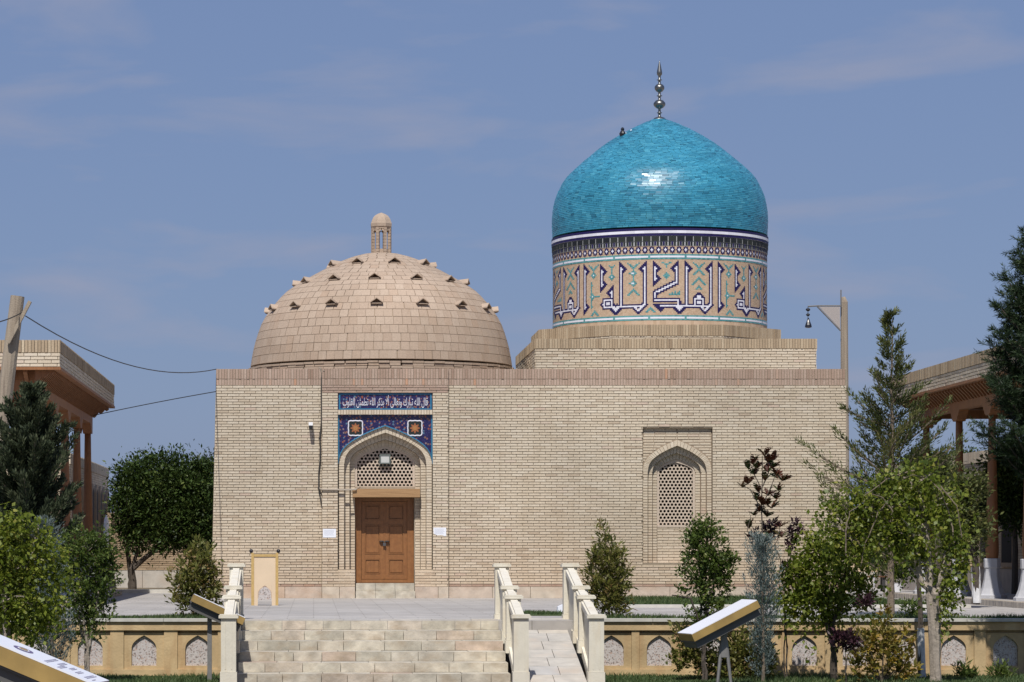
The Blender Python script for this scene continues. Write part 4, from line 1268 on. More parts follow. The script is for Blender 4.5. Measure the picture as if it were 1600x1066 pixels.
def balustrade(x, label, name='balustrade'):
    P = [(45.55, -.90), (47.25, -.47), (48.2, -.345), (50.15, -.12)]     # post feet (distance, height)
    T = [.18, .45, .59, .94]
    b = thing(name, label, 'balustrade', (x, 47.8, -.9), 'pale stone balustrades of the steps')
    for (y, z0), zt in zip(P, T):
        me = newel_mesh(zt - max(z0, -.9)) if zt - z0 != 1.06 else nm_full
        o = bpy.data.objects.new('post', me); put(o, b, (x, y, z0))
    for i in range(3):
        (ya, _), (yb, _) = P[i], P[i+1]
        za, zb = T[i]-.06, T[i+1]-.08
        if i < 3: zb = za + (zb-za)*.92
        ya += .13; yb -= .13
        m = MB(); m.prism([(ya,za-.09),(yb,zb-.09),(yb,zb),(ya,za)], x-.085, x+.085, 'yz')
        m.prism([(ya,za+.002),(yb,zb+.002),(yb,zb+.03),(ya,za+.03)], x-.055, x+.055, 'yz')
        m.build('handrail', M['pale_stone'], b)
        ga, gb = P[i][1]+.04, P[i+1][1]+.04
        m = MB(); m.prism([(ya,ga+.06),(yb,gb+.06),(yb,zb-.092),(ya,za-.092)], x-.035, x+.035, 'yz'); m.build('panel', M['pale_stone'], b)
        m = MB(); m.prism([(ya,ga-.1),(yb,gb-.1),(yb,gb+.058),(ya,ga+.058)], x-.075, x+.075, 'yz'); m.build('base_rail', M['pale_stone'], b)
    return b
balustrade(-1.30, 'pale stone balustrade along the left edge of the steps')
balustrade(3.17, 'pale stone balustrade between the steps and the ramp')
balustrade(4.32, 'pale stone balustrade along the right edge of the ramp')

# ================================================================== retaining walls with niches
def retaining(x0, x1, label, cxs):
    t = thing('retaining_wall', label, 'retaining wall', ((x0+x1)/2, 49.0, -.9), 'ochre retaining walls of the terrace')
    y = 49.0
    zc = -.02
    nw, nb, nsp, na = .205, -.74, -.47, -.24
    m = MB()
    m.box(x0, x1, y-.05, y+.05, -.98, -.80)
    m.box(x0, x1, y-.07, y+.05, -.155, zc)
    m.build('band', M['ochre'], t)
    cxs = sorted(cxs)
    edges = [x0] + [(a+b)/2 for a, b in zip(cxs, cxs[1:])] + [x1]
    # individual framed bays
    for i, c_ in enumerate(cxs):
        a = max(edges[i], c_-.44); b = min(edges[i+1], c_+.44)
        bay = MB()
        Aq = arch_pts(c_, nw, nb, nsp, na, 10)
        yy = y-.012
        above_arch(bay, Aq, yy, -.20)
        xa, xb = max(a, c_-.33), min(b, c_+.33)
        for s0, s1 in ((xa, c_-nw), (c_+nw, xb)): bay.face([(s0,yy,-.80),(s1,yy,-.80),(s1,yy,-.20),(s0,yy,-.20)])
        bay.face([(c_-nw,yy,-.80),(c_+nw,yy,-.80),(c_+nw,yy,nb),(c_-nw,yy,nb)])
        reveal(bay, Aq, yy, yy+.06); bay.face([(c_-nw,yy,nb),(c_+nw,yy,nb),(c_+nw,yy+.06,nb),(c_-nw,yy+.06,nb)])
        bo = bay.build('niche_panel', M['ochre'], t)
        ng = MB(); ng.face([(p[0], yy+.045, p[1]) for p in Aq]); ng.build('pebble_inset', M['pebble'], bo)
    fill = [x0] + [v for c_ in cxs for v in (c_-.33, c_+.33)] + [x1]
    for k in range(0, len(fill), 2):
        a, b = fill[k], fill[k+1]
        if b - a > .02:
            pl_ = MB(); pl_.box(a+.002, b-.002, y-.045, y+.03, -.80, -.1555); pl_.build('pilaster', M['ochre'], t)
    bm = MB(); bm.box(x0, x1, y+.035, y+.055, -.95, -.16); bm.build('backing', M['ochre'], t)
    x = x0
    while x < x1-.05:
        wd = min(random.uniform(.9,1.2), x1-x)
        instance('coping_slab', ub(M['coping']), Matrix.Translation((x+wd/2, y+.03, .012)) @ Matrix.Diagonal((wd-.006, .28, .05, 1)), t); x += wd
    return t
s49 = 49.0/FL
Lc = [(px-VX)*s49 for px in (309,225,141,57,-27)]
retaining(-6.6, -1.44, 'ochre retaining wall with pebble niches left of the steps', Lc)
Rc = [(px-VX)*s49 for px in (955,1030,1112,1190,1257,1336,1412,1490,1571,1652)]
retaining(4.46, 13.6, 'ochre retaining wall with pebble niches right of the ramp', Rc)

# ================================================================== beds and lawns on the terrace and below
def grass(name, rects, n, h, zfun, seed):
    r = np.random.default_rng(seed)
    areas = np.array([(x1-x0)*(y1-y0) for x0,x1,y0,y1 in rects]); pr = areas/areas.sum()
    idx = r.choice(len(rects), n, p=pr); q = np.array(rects)[idx]
    x = q[:,0] + (q[:,1]-q[:,0])*r.random(n); y = q[:,2] + (q[:,3]-q[:,2])*r.random(n)
    z = np.full(n, zfun)
    patch = .65 + .35*np.sin(x*2.1+np.sin(y*1.7)*1.4) * np.sin(y*1.3+x*.6)
    hh = h*(.45+.8*r.random(n))*patch; th = r.random(n)*2*np.pi; ln = r.normal(0, .45, (n,2))
    wv = .006 + .006*r.random(n)
    b0 = np.stack([x-np.cos(th)*wv, y-np.sin(th)*wv, z], 1); b1 = np.stack([x+np.cos(th)*wv, y+np.sin(th)*wv, z], 1)
    tp = np.stack([x+ln[:,0]*hh, y+ln[:,1]*hh, z+hh], 1)
    V = np.empty((n*3,3)); V[0::3], V[1::3], V[2::3] = b0, b1, tp
    o = mesh_np(name, V, np.arange(n*3).reshape(n,3), r.random(n), M['grass'])
    tag(o, None, None, None, 'stuff'); return o
def lawn(x0, x1, y0, y1, z, nm='lawn'):
    m = MB(); m.box(x0, x1, y0, y1, z-.05, z); tag(m.build(nm, M['lawn_base']), kind='structure')
lawn(-9, -1.5, 40, 48.95, -.905); lawn(4.5, 15, 36, 48.95, -.905); 
tag(grass('lawn_grass', [(-7,-1.5,44,48.9),(4.5,13.5,42.5,48.9)], 42000, .10, -.905, 3), 'green grass growing below the ochre retaining walls', 'grass')
lawn(6.4, 13.2, 60.5, 71.6, .02); lawn(4.6, 13.6, 49.2, 50.6, .018, 'flower_bed'); lawn(-6.6, -1.45, 49.2, 51.2, .018, 'flower_bed'); lawn(3.8, 4.5, 52.6, 54.6, .018, 'flower_bed')
tag(grass('upper_grass', [(6.4,13.2,60.5,71.6)], 24000, .11, .02, 5), 'shaded green lawn strip at the foot of the mausoleum wall', 'grass')
tag(grass('bed_grass', [(4.6,13.6,49.2,50.6),(-6.6,-1.45,49.2,51.2),(3.8,4.5,52.6,54.6)], 15000, .10, .018, 6), 'grass in the narrow beds along the terrace edge', 'grass')
m = MB(); m.box(6.3, 13.3, 60.2, 60.45, -.05, .06); m.box(6.15, 6.32, 60.47, 71.9, -.05, .06)
tag(m.build('kerb', M['coping']), kind='structure')
# ================================================================== pavilions
def column_mesh(H):
    mb = MB()
    mb.lathe([(.085,.62),(.095,.66),(.085,.72),(.12,.82),(.145,.98),(.15,1.10),(.14,1.35),(.125,1.8),(.108,2.6),(.09,3.4),(.08,H)], 14)
    me = bpy.data.meshes.new('column'); me.from_pydata(mb.v, [], mb.f); me.materials.append(M['pav_wood']); me.polygons.foreach_set('use_smooth', [True]*len(mb.f))
    return me
def colbase_mesh():
    mb = MB()
    ph = math.pi/8
    mb.lathe([(.33,0),(.33,.07),(.29,.09),(.235,.22),(.19,.40),(.165,.60),(.165,.66),(.185,.68),(.185,.86),(.175,.88)], 8, phase=ph)
    me = bpy.data.meshes.new('stone_base'); me.from_pydata(mb.v, [], mb.f); me.materials.append(M['base_stone']); return me
CB = colbase_mesh(); CM = column_mesh(4.2)
def pavilion(label, xe, sgn, y0, y1, cols_y, floor, depth=7.5):
    """open timber pavilion; xe = outer face of the brick eave, sgn = direction into the pavilion"""
    t = thing('timber_pavilion', label, 'pavilion', (xe+sgn*3, (y0+y1)/2, floor), 'timber pavilions either side of the court')
    zt, zf_ = 5.44, 4.89
    zs2 = zt - .262
    xo, xi = xe, xe + sgn*depth
    bx = lambda mb, a, b, *r, **k: mb.box(min(a,b), max(a,b), *r, **k)
    m = MB(); bx(m, xo+sgn*.02, xi, y0+.02, y1-.02, zf_, zt-.01); m.build('roof_slab', M['mortar'], t)
    m = MB(); m2 = MB(); got = []; got2 = []
    if sgn < 0:      # front face then side
        brick_panel(m, (xi, y0+.02), (1,0), abs(xo-xi), zf_, zs2, depth=.02, pick=lambda u, z: u > abs(xo-xi)-2.0, picked=got)
        brick_panel(m2, (xi, y0+.02), (1,0), abs(xo-xi), zs2, zt, kind='soldier', depth=.03, pick=lambda u, z: u > abs(xo-xi)-2.0, picked=got2)
        brick_panel(m, (xo-.02, y0), (0,1), y1-y0, zf_, zs2, depth=.02)
        brick_panel(m2, (xo-.02, y0), (0,1), y1-y0, zs2, zt, kind='soldier', depth=.03)
    else:
        brick_panel(m, (xo, y0+.02), (1,0), abs(xo-xi), zf_, zs2, depth=.02); brick_panel(m2, (xo, y0+.02), (1,0), abs(xo-xi), zs2, zt, kind='soldier', depth=.03)
        brick_panel(m, (xo+.02, y1), (0,-1), y1-y0, zf_, zs2, depth=.02); brick_panel(m2, (xo+.02, y1), (0,-1), y1-y0, zs2, zt, kind='soldier', depth=.03)
    ex = place_bricks(got, M['brick_one'], t); ex = place_bricks(got2, M['old_brick_one'], t)
    tag(m.build('eave_bricks', M['brick'], t), kind='stuff'); tag(m2.build('eave_upright_bricks', M['old_brick'], t), kind='stuff')
    # timber lip under the bricks, soffit boards
    m = MB(); bx(m, xo-sgn*.02, xo+sgn*.12, y0-.02, y1+.02, zf_-.06, zf_-.004); bx(m, xo+sgn*.122, xi, y0-.02, y0+.12, zf_-.06, zf_-.004); m.build('eave_board', M['pav_wood'], t)
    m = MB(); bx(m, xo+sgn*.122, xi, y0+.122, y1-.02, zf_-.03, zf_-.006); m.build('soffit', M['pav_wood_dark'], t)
    xb_ = xe + sgn*.52                     # face of the main beam
    # wavy brackets between beam and eave lip
    poly = [(0,0),(.395,0),(.395,-.07),(.34,-.11),(.29,-.08),(.25,-.13),(.19,-.18),(.13,-.15),(.09,-.21),(.04,-.27),(0,-.28)]
    me = None; n_ = int((y1-y0-.3)/.30)
    for k in range(n_):
        y = y0+.2+k*(y1-y0-.4)/(n_-1)
        if me is None:
            mb = MB(); mb.prism([(-sgn*a, b) for a, b in poly], -.04, .04, 'xz'); me = bpy.data.meshes.new('bracket'); me.from_pydata(mb.v, [], mb.f); me.materials.append(M['pav_wood'])
        instance('bracket', me, Matrix.Translation((xb_-sgn*.0, y, zf_-.034)), t)
    n2 = int((depth-.6)/.30)
    mef = None
    for k in range(min(n2, 30)):
        x = xb_ + sgn*(.2+k*.30)
        if mef is None:
            mb = MB(); mb.prism([(-a, b) for a, b in poly], -.04, .04, 'yz'); mef = bpy.data.meshes.new('bracket'); mef.from_pydata(mb.v, [], mb.f); mef.materials.append(M['pav_wood'])
        instance('bracket', mef, Matrix.Translation((x, y0+.54, zf_-.034)), t)
    # beam with stepped pendants over every column
    def beam_poly(a, b, cs):
        zb, ztp = 4.40, 4.66
        pts = [(a, ztp), (a, zb)]
        for c_ in cs:
            for dx, z in ((-.50,zb),(-.46,zb-.05),(-.40,zb-.06),(-.36,zb-.15),(-.31,zb-.11),(-.27,zb-.21),(-.2,zb-.22),(-.18,zb-.25),(.18,zb-.25),(.2,zb-.22),(.27,zb-.21),(.31,zb-.11),(.36,zb-.15),(.40,zb-.06),(.46,zb-.05),(.50,zb)):
                if a < c_+dx < b: pts.append((c_+dx, z))
        pts += [(b, zb), (b, ztp)]
        return pts
    m = MB(); m.prism(beam_poly(y0+.5, y1-.5, cols_y), min(xb_, xb_+sgn*.22), max(xb_, xb_+sgn*.22), 'yz'); m.build('beam', M['pav_wood'], t)
    xb2 = xe + sgn*(depth-1.2)
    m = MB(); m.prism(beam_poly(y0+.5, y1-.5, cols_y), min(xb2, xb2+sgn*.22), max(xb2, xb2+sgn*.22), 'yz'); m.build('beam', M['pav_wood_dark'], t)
    m = MB()
    xs_ = [xb_+sgn*.11 + sgn*3.1*k for k in range(3)]
    for y in (y0+.5, y1-.72):
        m = MB(); m.prism(beam_poly(min(xb_+sgn*.222, xi), max(xb_+sgn*.222, xi), sorted(xs_)), y, y+.22, 'xz')
        m.build('cross_beam', M['pav_wood'], t)
    for c_ in cols_y[1:-1]:
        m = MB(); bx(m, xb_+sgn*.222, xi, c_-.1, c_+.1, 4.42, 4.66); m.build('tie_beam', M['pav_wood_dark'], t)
    m = MB(); bx(m, xb_+sgn*.0, xb_+sgn*.22, y0+.5, y1-.5, 4.662, zf_-.035); bx(m, xb_+sgn*.222, xi, y0+.5, y0+.6, 4.662, zf_-.035); m.build('frieze', M['pav_wood'], t)
    for xx in (xb_+sgn*.11, xb2+sgn*.11):
        for c_ in cols_y:
            o = bpy.data.objects.new('column', CM); put(o, t, (xx, c_, floor)); bo = bpy.data.objects.new('stone_base', CB); put(bo, o, (xx, c_, floor))
    m = MB(); bx(m, xe+sgn*.0, xi, y0+.1, y1-.1, -.05, floor-.0); m.build('floor_slab', M['paving'], t)
    m = MB(); xk = xe - sgn*.16
    if sgn > 0: brick_panel(m, (xk, y1-.1), (0,-1), y1-y0-.2, .0, floor+.02, kind='soldier', depth=.05, bh=.08)
    else: brick_panel(m, (xk, y0+.1), (0,1), y1-y0-.2, .0, floor+.02, kind='soldier', depth=.05, bh=.08)
    tag(m.build('floor_kerb', M['base_kerb'], t), kind='stuff')
    m = MB(); bx(m, xk+sgn*.001, xe, y0+.1, y1-.1, -.02, floor+.015); m.build('kerb_core', M['mortar_light'], t)
    return t
M['base_kerb'] = mat('base_kerb', [(0, (.30,.27,.24)), (1, (.42,.38,.33))], .9, noise=(10,.12))
pavilion('dark timber pavilion with a pale brick eave at the left edge', -5.16, -1, 60.5, 77.0, [62.8, 65.95, 69.3, 72.8, 76.3], .1)
pavilion('timber pavilion on white stone bases at the right edge', 14.35, 1, 58.0, 74.0, [58.9, 62.3, 65.7, 69.05, 72.75], .1)

# ================================================================== rear walls and side buildings
def side_building(label, x, sgn, y0, y1, h, slits):
    t = thing('side_building', label, 'building', (x+sgn*2, (y0+y1)/2, 0))
    m = MB(); m.box(min(x,x+sgn*5), max(x,x+sgn*5), y0, y1, 0, h); wall_o = m.build('wall', M['far_wall'], t)
    cb_ = MB()
    if sgn < 0:
        brick_panel(cb_, (x, y0), (0,1), y1-y0, .7, h-.3, depth=.015)
        brick_panel(cb_, (x, y0), (0,1), y1-y0, h-.3, h, kind='soldier', depth=.04)
        brick_panel(cb_, (x-5, y0), (1,0), 5, .7, h, depth=.015)
    else:
        brick_panel(cb_, (x, y1), (0,-1), y1-y0, .7, h-.3, depth=.015, bw=.3)
        brick_panel(cb_, (x, y1), (0,-1), y1-y0, h-.3, h, kind='soldier', depth=.04)
    tag(cb_.build('brickwork', M['brick'], t), kind='stuff')
    m = MB(); m.box(min(x-sgn*.05,x), max(x-sgn*.05,x), y0, y1, 0, .69); m.build('plinth', M['plinth_grey'], t)
    for y, wd, z0, z1 in slits:
        m = MB(); A_ = arch_pts(y, wd/2, z0, z1-.25, z1, 6)
        m.prism(A_, min(x-sgn*.075, x-sgn*.02), max(x-sgn*.075, x-sgn*.02), 'yz'); fr = m.build('window_surround', M['far_wall'], t)
        m = MB(); A2 = arch_pts(y, wd/2-.1, z0+.1, z1-.32, z1-.12, 6); m.face([(x-sgn*.079, a, b) for a, b in A2]); m.build('painted_slit', M['painted_shade'], fr)  # no real opening: its shade is painted as a flat near-black face
    return t
side_building('long pale brick building with narrow windows behind the left pavilion', -6.5, -1, 79.0, 94.0, 3.75, [(82+1.6*k, .8, 1.3, 3.1) for k in range(8)])
side_building('brick building with arched recesses behind the right pavilion', 17.4, 1, 56.0, 92.0, 3.75, [(60+2.4*k, 1.3, .75, 2.9) for k in range(13)])
def rear_wall(label, x0, x1, y, h):
    t = thing('court_wall', label, 'wall', ((x0+x1)/2, y, 0), 'brick walls closing the rear of the court')
    m = MB(); m.box(x0, x1, y+.005, y+.4, 0, h); m.build('wall', M['mortar_light'], t)
    m = MB(); brick_panel(m, (x0, y), (1,0), x1-x0, .56, h-.2, depth=.015); brick_panel(m, (x0,y), (1,0), x1-x0, h-.2, h, kind='soldier', depth=.03)
    tag(m.build('brickwork', M['old_brick'], t), kind='stuff')
    slabs(x0, x1, y, 0, .55, .04, 1.0, 1.4, 'plinth_stone', M['slab_one'], t)
rear_wall('low brick wall with a stone foot under the dark trees left of the mausoleum', -6.45, 2.0, 90.0, 2.3)
rear_wall('low brick wall behind the bench to the right of the mausoleum', 8, 17.3, 92.0, 2.3)
m = MB(); m.box(-6.3, -1.0, 80.5, 80.8, -.02, .10); tag(m.build('bed_kerb', M['coping']), kind='structure')
m = MB(); m.box(-6.3, -1.0, 80.82, 89.9, -.04, .03); tag(m.build('earth_bed', M['soil']), kind='structure')
# white post by the side building
wp = at(166, 826, 78.0)
m = MB(); m.lathe([(.06,-.62),(.07,0),(.075,.12),(.05,.25),(.02,.33),(.005,.36)], 10, (wp.x, wp.y, wp.z))
m.lathe([(.035,-1.9),(.035,-.6)], 8, (wp.x, wp.y, wp.z)); m.lathe([(.16,-wp.z),(.14,-wp.z+.06),(.036,-wp.z+.1)], 10, (wp.x, wp.y, wp.z))
tag(m.build('white_standard', M['paper'], smooth=True), 'slim white post with a pointed top before the side building', 'post')

# ================================================================== posts and wires
pbase, ptop = at(-37, 962, 53), at(27.5, 463, 53)
lp = thing('timber_post', 'leaning grey timber post with a nailed plank at the left edge', 'post', (pbase.x, 53, 0))
m = MB(); m.tube([pbase, pbase.lerp(ptop,.5)+Vector((.01,0,0)), ptop], [.155,.145,.125], 12); m.build('shaft', M['old_wood'], lp)
a_, b_ = at(13, 536, 52.8), at(47, 471, 52.8)
d_ = (b_-a_); Mx = Matrix.Translation((a_+b_)/2) @ d_.to_track_quat('Z','Y').to_matrix().to_4x4()
m = MB(); m.obox(Mx, .10, .06, d_.length); m.build('plank', M['old_wood'], lp)
def wire(label, a, b, sag, r=.011):
    pts = []
    for k in range(17):
        t_ = k/16; p = a.lerp(b, t_); p.z -= sag*4*t_*(1-t_); pts.append(p)
    cable('overhead_wire', label, pts, r)
wire('upper overhead wire sagging from the leaning post to the mausoleum corner', at(40,494,52.9), at(338,577,72.2), .42)
wire('lower overhead wire running from the left pavilion to the mausoleum wall', at(138,651,76.3), at(337,612,72.1), -.02)
wire('short wire leaving the leaning post towards the left', at(35,488,52.9), at(-60,505,50), .1)
R0 = at(1319, 480, 83.5)
rpst = thing('banner_post', 'tall weathered timber post with a triangular banner arm behind the mausoleum', 'post', (R0.x, 83.5, 0))
m = MB(); m.tube([(R0.x+.05,83.5,0),(R0.x+.02,83.5,4),(R0.x,83.5,az(472,83.5)),(R0.x-.02,83.5,az(464,83.5))], [.13,.12,.105,.05], 10); m.build('shaft', M['old_wood'], rpst)
m = MB(); yb_ = 83.3
m.tube([at(1314,478,yb_), at(1278,478,yb_), at(1262.5,479,yb_)], .022, 6); m.tube([at(1277,479,yb_), at(1313.5,517,yb_)], .022, 6); m.tube([at(1314,480,yb_), at(1314,453,yb_)], .018, 6)
m.build('arm', M['grey_metal'], rpst)
m = MB(); p = [at(1280,479.5,yb_), at(1312.5,479.5,yb_), at(1312.5,514,yb_)]
m.prism([(q.x, q.z) for q in p], yb_-.012, yb_+.012, 'xz'); m.build('banner_plate', M['banner'], rpst)
m = MB(); 
for py, rr in ((484, .066), (492, .058)):
    q = at(1262.5, py, yb_); m.lathe([(.012,-rr*.75),(rr*.8,-rr*.4),(rr,0),(rr*.8,rr*.4),(.012,rr*.75)], 12, q)
q = at(1262.5, 479, yb_); m.tube([q, at(1262.5, 500, yb_)], .009, 5)
m.build('bead', M['bead'], rpst, smooth=True)
m = MB(); q = at(1263, 497, yb_); m.lathe([(.02,0),(.03,-.05),(.06,-.12),(.09,-.2),(.10,-.26),(.04,-.28)], 9, q); m.build('tassel', M['bead'], rpst)

# ================================================================== panel stand, boards, bench, lamp
D = 62.6; y = D
kx0, kx1, kz1 = ax(392.5,D), ax(435,D), az(864,D)
ks = thing('notice_stand', 'cream free-standing panel with gilt posts and a pointed cut-out beside the steps', 'stand', ((kx0+kx1)/2, D, 0))
zb0 = az(946, D) 
zb0 = 0.0
m = MB()
for x in (kx0+.03, kx1-.03): m.box(x-.028, x+.028, y-.03, y+.03, zb0, kz1)
m.box(kx0+.06, kx1-.06, y-.03, y+.03, kz1-.08, kz1-.03); m.build('frame', M['sign_gold'], ks)
m = MB()
for x in (kx0+.0, kx1-.0): m.lathe([(.012,-.03),(.034,-.01),(.042,.018),(.034,.045),(.01,.06)], 10, (x, y, kz1+.02)); 
m.build('knob', M['bead'], ks, smooth=True)
m = MB(); Aq = arch_pts((kx0+kx1)/2, .145, .02, .24, .42, 10); xl, xr = kx0+.06, kx1-.06; c_ = (kx0+kx1)/2
m.box(xl, c_-.147, y-.012, y+.012, .0, .6); m.box(c_+.147, xr, y-.012, y+.012, .0, .6)
m.box(xl, xr, y-.0115, y+.0115, .43, kz1-.08); 
for i in range(1, len(Aq)-2): m.prism([Aq[i], Aq[i+1], (Aq[i+1][0], .43), (Aq[i][0], .43)], y-.0112, y+.0112, 'xz')
m.box(c_-.147, c_+.147, y-.012, y+.012, .10, .115) if False else None
m.build('panel', M['sign_cream'], ks)
m = MB(); m.prism([(a, b+.0) for a, b in arch_pts(c_, .13, .12, .24, .40, 8)], y+.0, y+.008, 'xz'); m.build('inset', M['pebble'], ks)
def board(px0, py0, px1, py1, D, W, T, yaw, post_px, post_z, label, legs=1):
    """reading board: a thick slab sloping from its high end (px0,py0) to its low end (px1,py1)"""
    a, b = at(px0,py0,D), at(px1,py1,D)
    if b.x < a.x: a, b = b, a
    d_ = (b-a); L_ = d_.length; mid = (a+b)/2 + Vector((0, W*.5, 0))
    tilt = math.atan2(d_.z, d_.x)
    Mx = Matrix.Translation(mid) @ Matrix.Rotation(yaw, 4, 'Z') @ Matrix.Rotation(-tilt, 4, 'Y')
    t = thing('reading_board', label, 'information board', (mid.x, mid.y, -.9), 'tilted information boards on the lawn')
    m = MB(); m.obox(Mx, L_, W, T*.9); body = m.build('edge_frame', M['gold_edge'], t)
    m = MB(); m.obox(Mx @ Matrix.Translation((0,0,T*.45+.008)), L_-.012, W-.012, .012); fc = m.build('printed_face', M['board_white'], t)
    m = MB(); m.obox(Mx @ Matrix.Translation((0,.012,-T*.45-.012)), L_+.01, W-.03, .022)
    m.obox(Mx @ Matrix.Translation((0,.03,-T*.45-.075)), L_*.96, W*.86, .10); m.build('under_tray', M['board_under'], t)
    m = MB()
    pm = at(post_px, 1000, D + W*.45); zt = (Mx @ Vector((0,0,-T*.5-.1))).z
    if legs == 1: m.box(pm.x-.035, pm.x+.035, pm.y-.035, pm.y+.035, -.93, zt+.02)
    else:
        m.box(pm.x-.045, pm.x+.045, pm.y-.045, pm.y+.045, -.45, zt+.03)
        for k in (-1, 1): m.tube([(pm.x+k*.03,pm.y,-.2),(pm.x+k*.11,pm.y-.05,-.93)], [.03,.022], 6)
    m.build('post', M['grey_metal'], t)
    return t, Mx, L_, fc
board(299.5, 934.5, 379, 971.5, 46.5, .62, .125, R(4), 327.5, 0, 'tilted gilt-edged board with a dark tray left of the steps')
board(1182, 944, 1073, 997, 44.5, .62, .125, R(13), 1131, 0, 'tilted gilt-edged board sloping down to the left of the plum sapling', 2)
D1 = 23.0
t1_, Mx, L_, fc = board(-44, 1004, 152, 1083, D1, .55, .15, R(-9), 40, 0, 'nearest tilted board with a white printed face cut by the left edge')
pm_ = MB(); em = MB()
def on_face(u, v, w_, h_, mb, mt=.016):
    mb.obox(Mx @ Matrix.Translation((u, v, .15*.45+mt)), w_, h_, .003)
th_ = [2*math.pi*k/28 for k in range(28)]
for rad, mb_, zz in ((.082, em, .0155), ):
    pts = [Mx @ Vector((-.14*L_/.98+rad*math.cos(a), -.03+rad*math.sin(a)*1.3, .15*.45+zz)) for a in th_]
    mb_.face(pts)
emb = em.build('round_emblem', M['purple_print'], fc)
em = MB(); em.face([Mx @ Vector((-.14*L_/.98+.05*math.cos(a), -.03+.065*math.sin(a), .15*.45+.0175)) for a in th_]); em.build('emblem_ring', M['board_white'], emb)
em = MB(); em.face([Mx @ Vector((-.14*L_/.98+.036*math.cos(a), -.03+.045*math.sin(a), .15*.45+.0195)) for a in th_]); em.build('emblem_centre', M['gold_edge'], emb)
rnd = random.Random(4)
for k, (u, n_l, v0, ln) in enumerate(((.07,2,-.02,.36),(.145,2,.04,.22),(.185,2,-.12,.22),(.235,2,.03,.17),(.30,2,-.03,.18),(.385,2,-.02,.30),(.445,1,-.1,.10))):
    for q in range(n_l):
        v = v0 - ln/2
        while v < v0 + ln/2:
            s_ = rnd.uniform(.014, .03); on_face(u*L_/.98+q*.021, v+s_/2, .010, s_-.007, pm_); v += s_
tag(pm_.build('lettering', M['print'], fc), kind='stuff')
# bench against the rear wall at the right
bq = at(1362, 921, 84.0)
bn = thing('garden_bench', 'dark bench standing against the rear wall at the right', 'bench', (bq.x, 84, 0))
m = MB(); 
for k in range(3): m.box(bq.x-.85, bq.x+.4, 83.7+k*.15, 83.83+k*.15, .40, .44)
m.build('seat', M['pav_wood_dark'], bn)
for x in (bq.x-.75, bq.x+.3):
    m = MB(); m.box(x-.04, x+.04, 83.75, 83.82, 0, .40); m.box(x-.04, x+.04, 84.02, 84.1, 0, .85); m.box(x-.03, x+.03, 83.72, 84.0, .6, .65); m.build('leg', M['iron'], bn)
m = MB(); m.box(bq.x-.85, bq.x+.4, 84.11, 84.14, .55, .82); m.build('backrest', M['sign_cream'], bn)
# white block and small spot lamp by the ramp head
q = at(878, 958, 54.5)
m = MB(); m.prism([(q.x-.10,.0),(q.x+.06,.0),(q.x+.05,.11),(q.x+.0,.17),(q.x-.09,.13)], 54.3, 54.5, 'xz'); tag(m.build('white_block', M['paper']), 'rough white stone block on the grass behind the ramp balustrade', 'stone')
sq = at(884, 958, 53.5)
spt = thing('spot_lamp', 'small black spot lamp on a short stake behind the ramp balustrade', 'lamp', (sq.x, 53.5, 0))
m = MB(); m.tube([(sq.x,53.5,-.02),(sq.x,53.5,.2)], .012, 6); m.build('stake', M['iron'], spt)
m = MB(); m.tube([(sq.x+.01,53.5,.18),(sq.x-.03,53.4,.26)], [.03,.042], 8); m.build('lamp_head', M['iron'], spt)
#@@PLANTS
# ================================================================== plants
def nrm(a): return a / np.maximum(np.linalg.norm(a, axis=1, keepdims=True), 1e-9)
def leaf_arrays(P, D, L, W, fold=.12, up=.7, r=rng):
    n = len(P); D = nrm(D)
    side = np.cross(D, np.array([0,0,1.0])) * up + r.normal(0, 1-up*.6, (n,3))
    side = side - D*np.sum(side*D, 1, keepdims=True); side = nrm(side)
    N_ = np.cross(side, D)
    L = np.broadcast_to(np.asarray(L), (n,))[:,None]; W = np.broadcast_to(np.asarray(W), (n,))[:,None]
    V = np.empty((n*4,3))
    V[0::4] = P; V[1::4] = P + D*L*.45 + side*W*.5 + N_*W*fold; V[2::4] = P + D*L; V[3::4] = P + D*L*.45 - side*W*.5 + N_*W*fold
    return V
def leaf_mesh(name, V, tint, material, parent):
    o = mesh_np(name, V, np.arange(len(V)).reshape(-1,4), tint, material, parent)
    tag(o, kind='stuff'); return o
def lobe_clusters(lobes, n, r, shell=.45):
    lb = np.array([l[:6] for l in lobes], float)
    vol = lb[:,3]*lb[:,4]*lb[:,5]; 
    wt = vol**.8; idx = r.choice(len(lb), n, p=wt/wt.sum()); q = lb[idx]
    d = nrm(r.normal(0,1,(n,3))); rad = r.random(n)**shell
    rad *= 1 + .13*np.sin(d[:,0]*5+q[:,0]*9)*np.cos(d[:,2]*6+q[:,2]*7)
    push = r.random(n) < .11
    rad = np.where(push, 1 + .32*r.random(n), rad)          # sprigs that stick out of the crown
    C = q[:,:3] + d*q[:,3:6]*rad[:,None]
    return C, d, q
def leafy(lobes, nclus, per, ls, aspect, spread, r, up=.35, droop=0.0, shell=.45):
    C, d, q = lobe_clusters(lobes, nclus, r, shell)
    ax_ = nrm(d*.8 + np.array([0,0,up]) + r.normal(0,.35,(nclus,3)))
    tw = r.normal(0, .18, nclus)
    P = np.repeat(C, per, 0); A_ = np.repeat(ax_, per, 0); n = len(P)
    P = P + A_*(r.random(n)-.4)[:,None]*spread*1.6 + r.normal(0, spread*.45, (n,3))
    D = nrm(A_ + r.normal(0, .65, (n,3)) - np.array([0,0,droop]))
    L = ls*(.45+.95*r.random(n))
    tint = np.clip(.45 + np.repeat(tw, per) + r.normal(0,.2,n), 0, 1)
    return leaf_arrays(P, D, L, L*aspect, r=r), tint, C
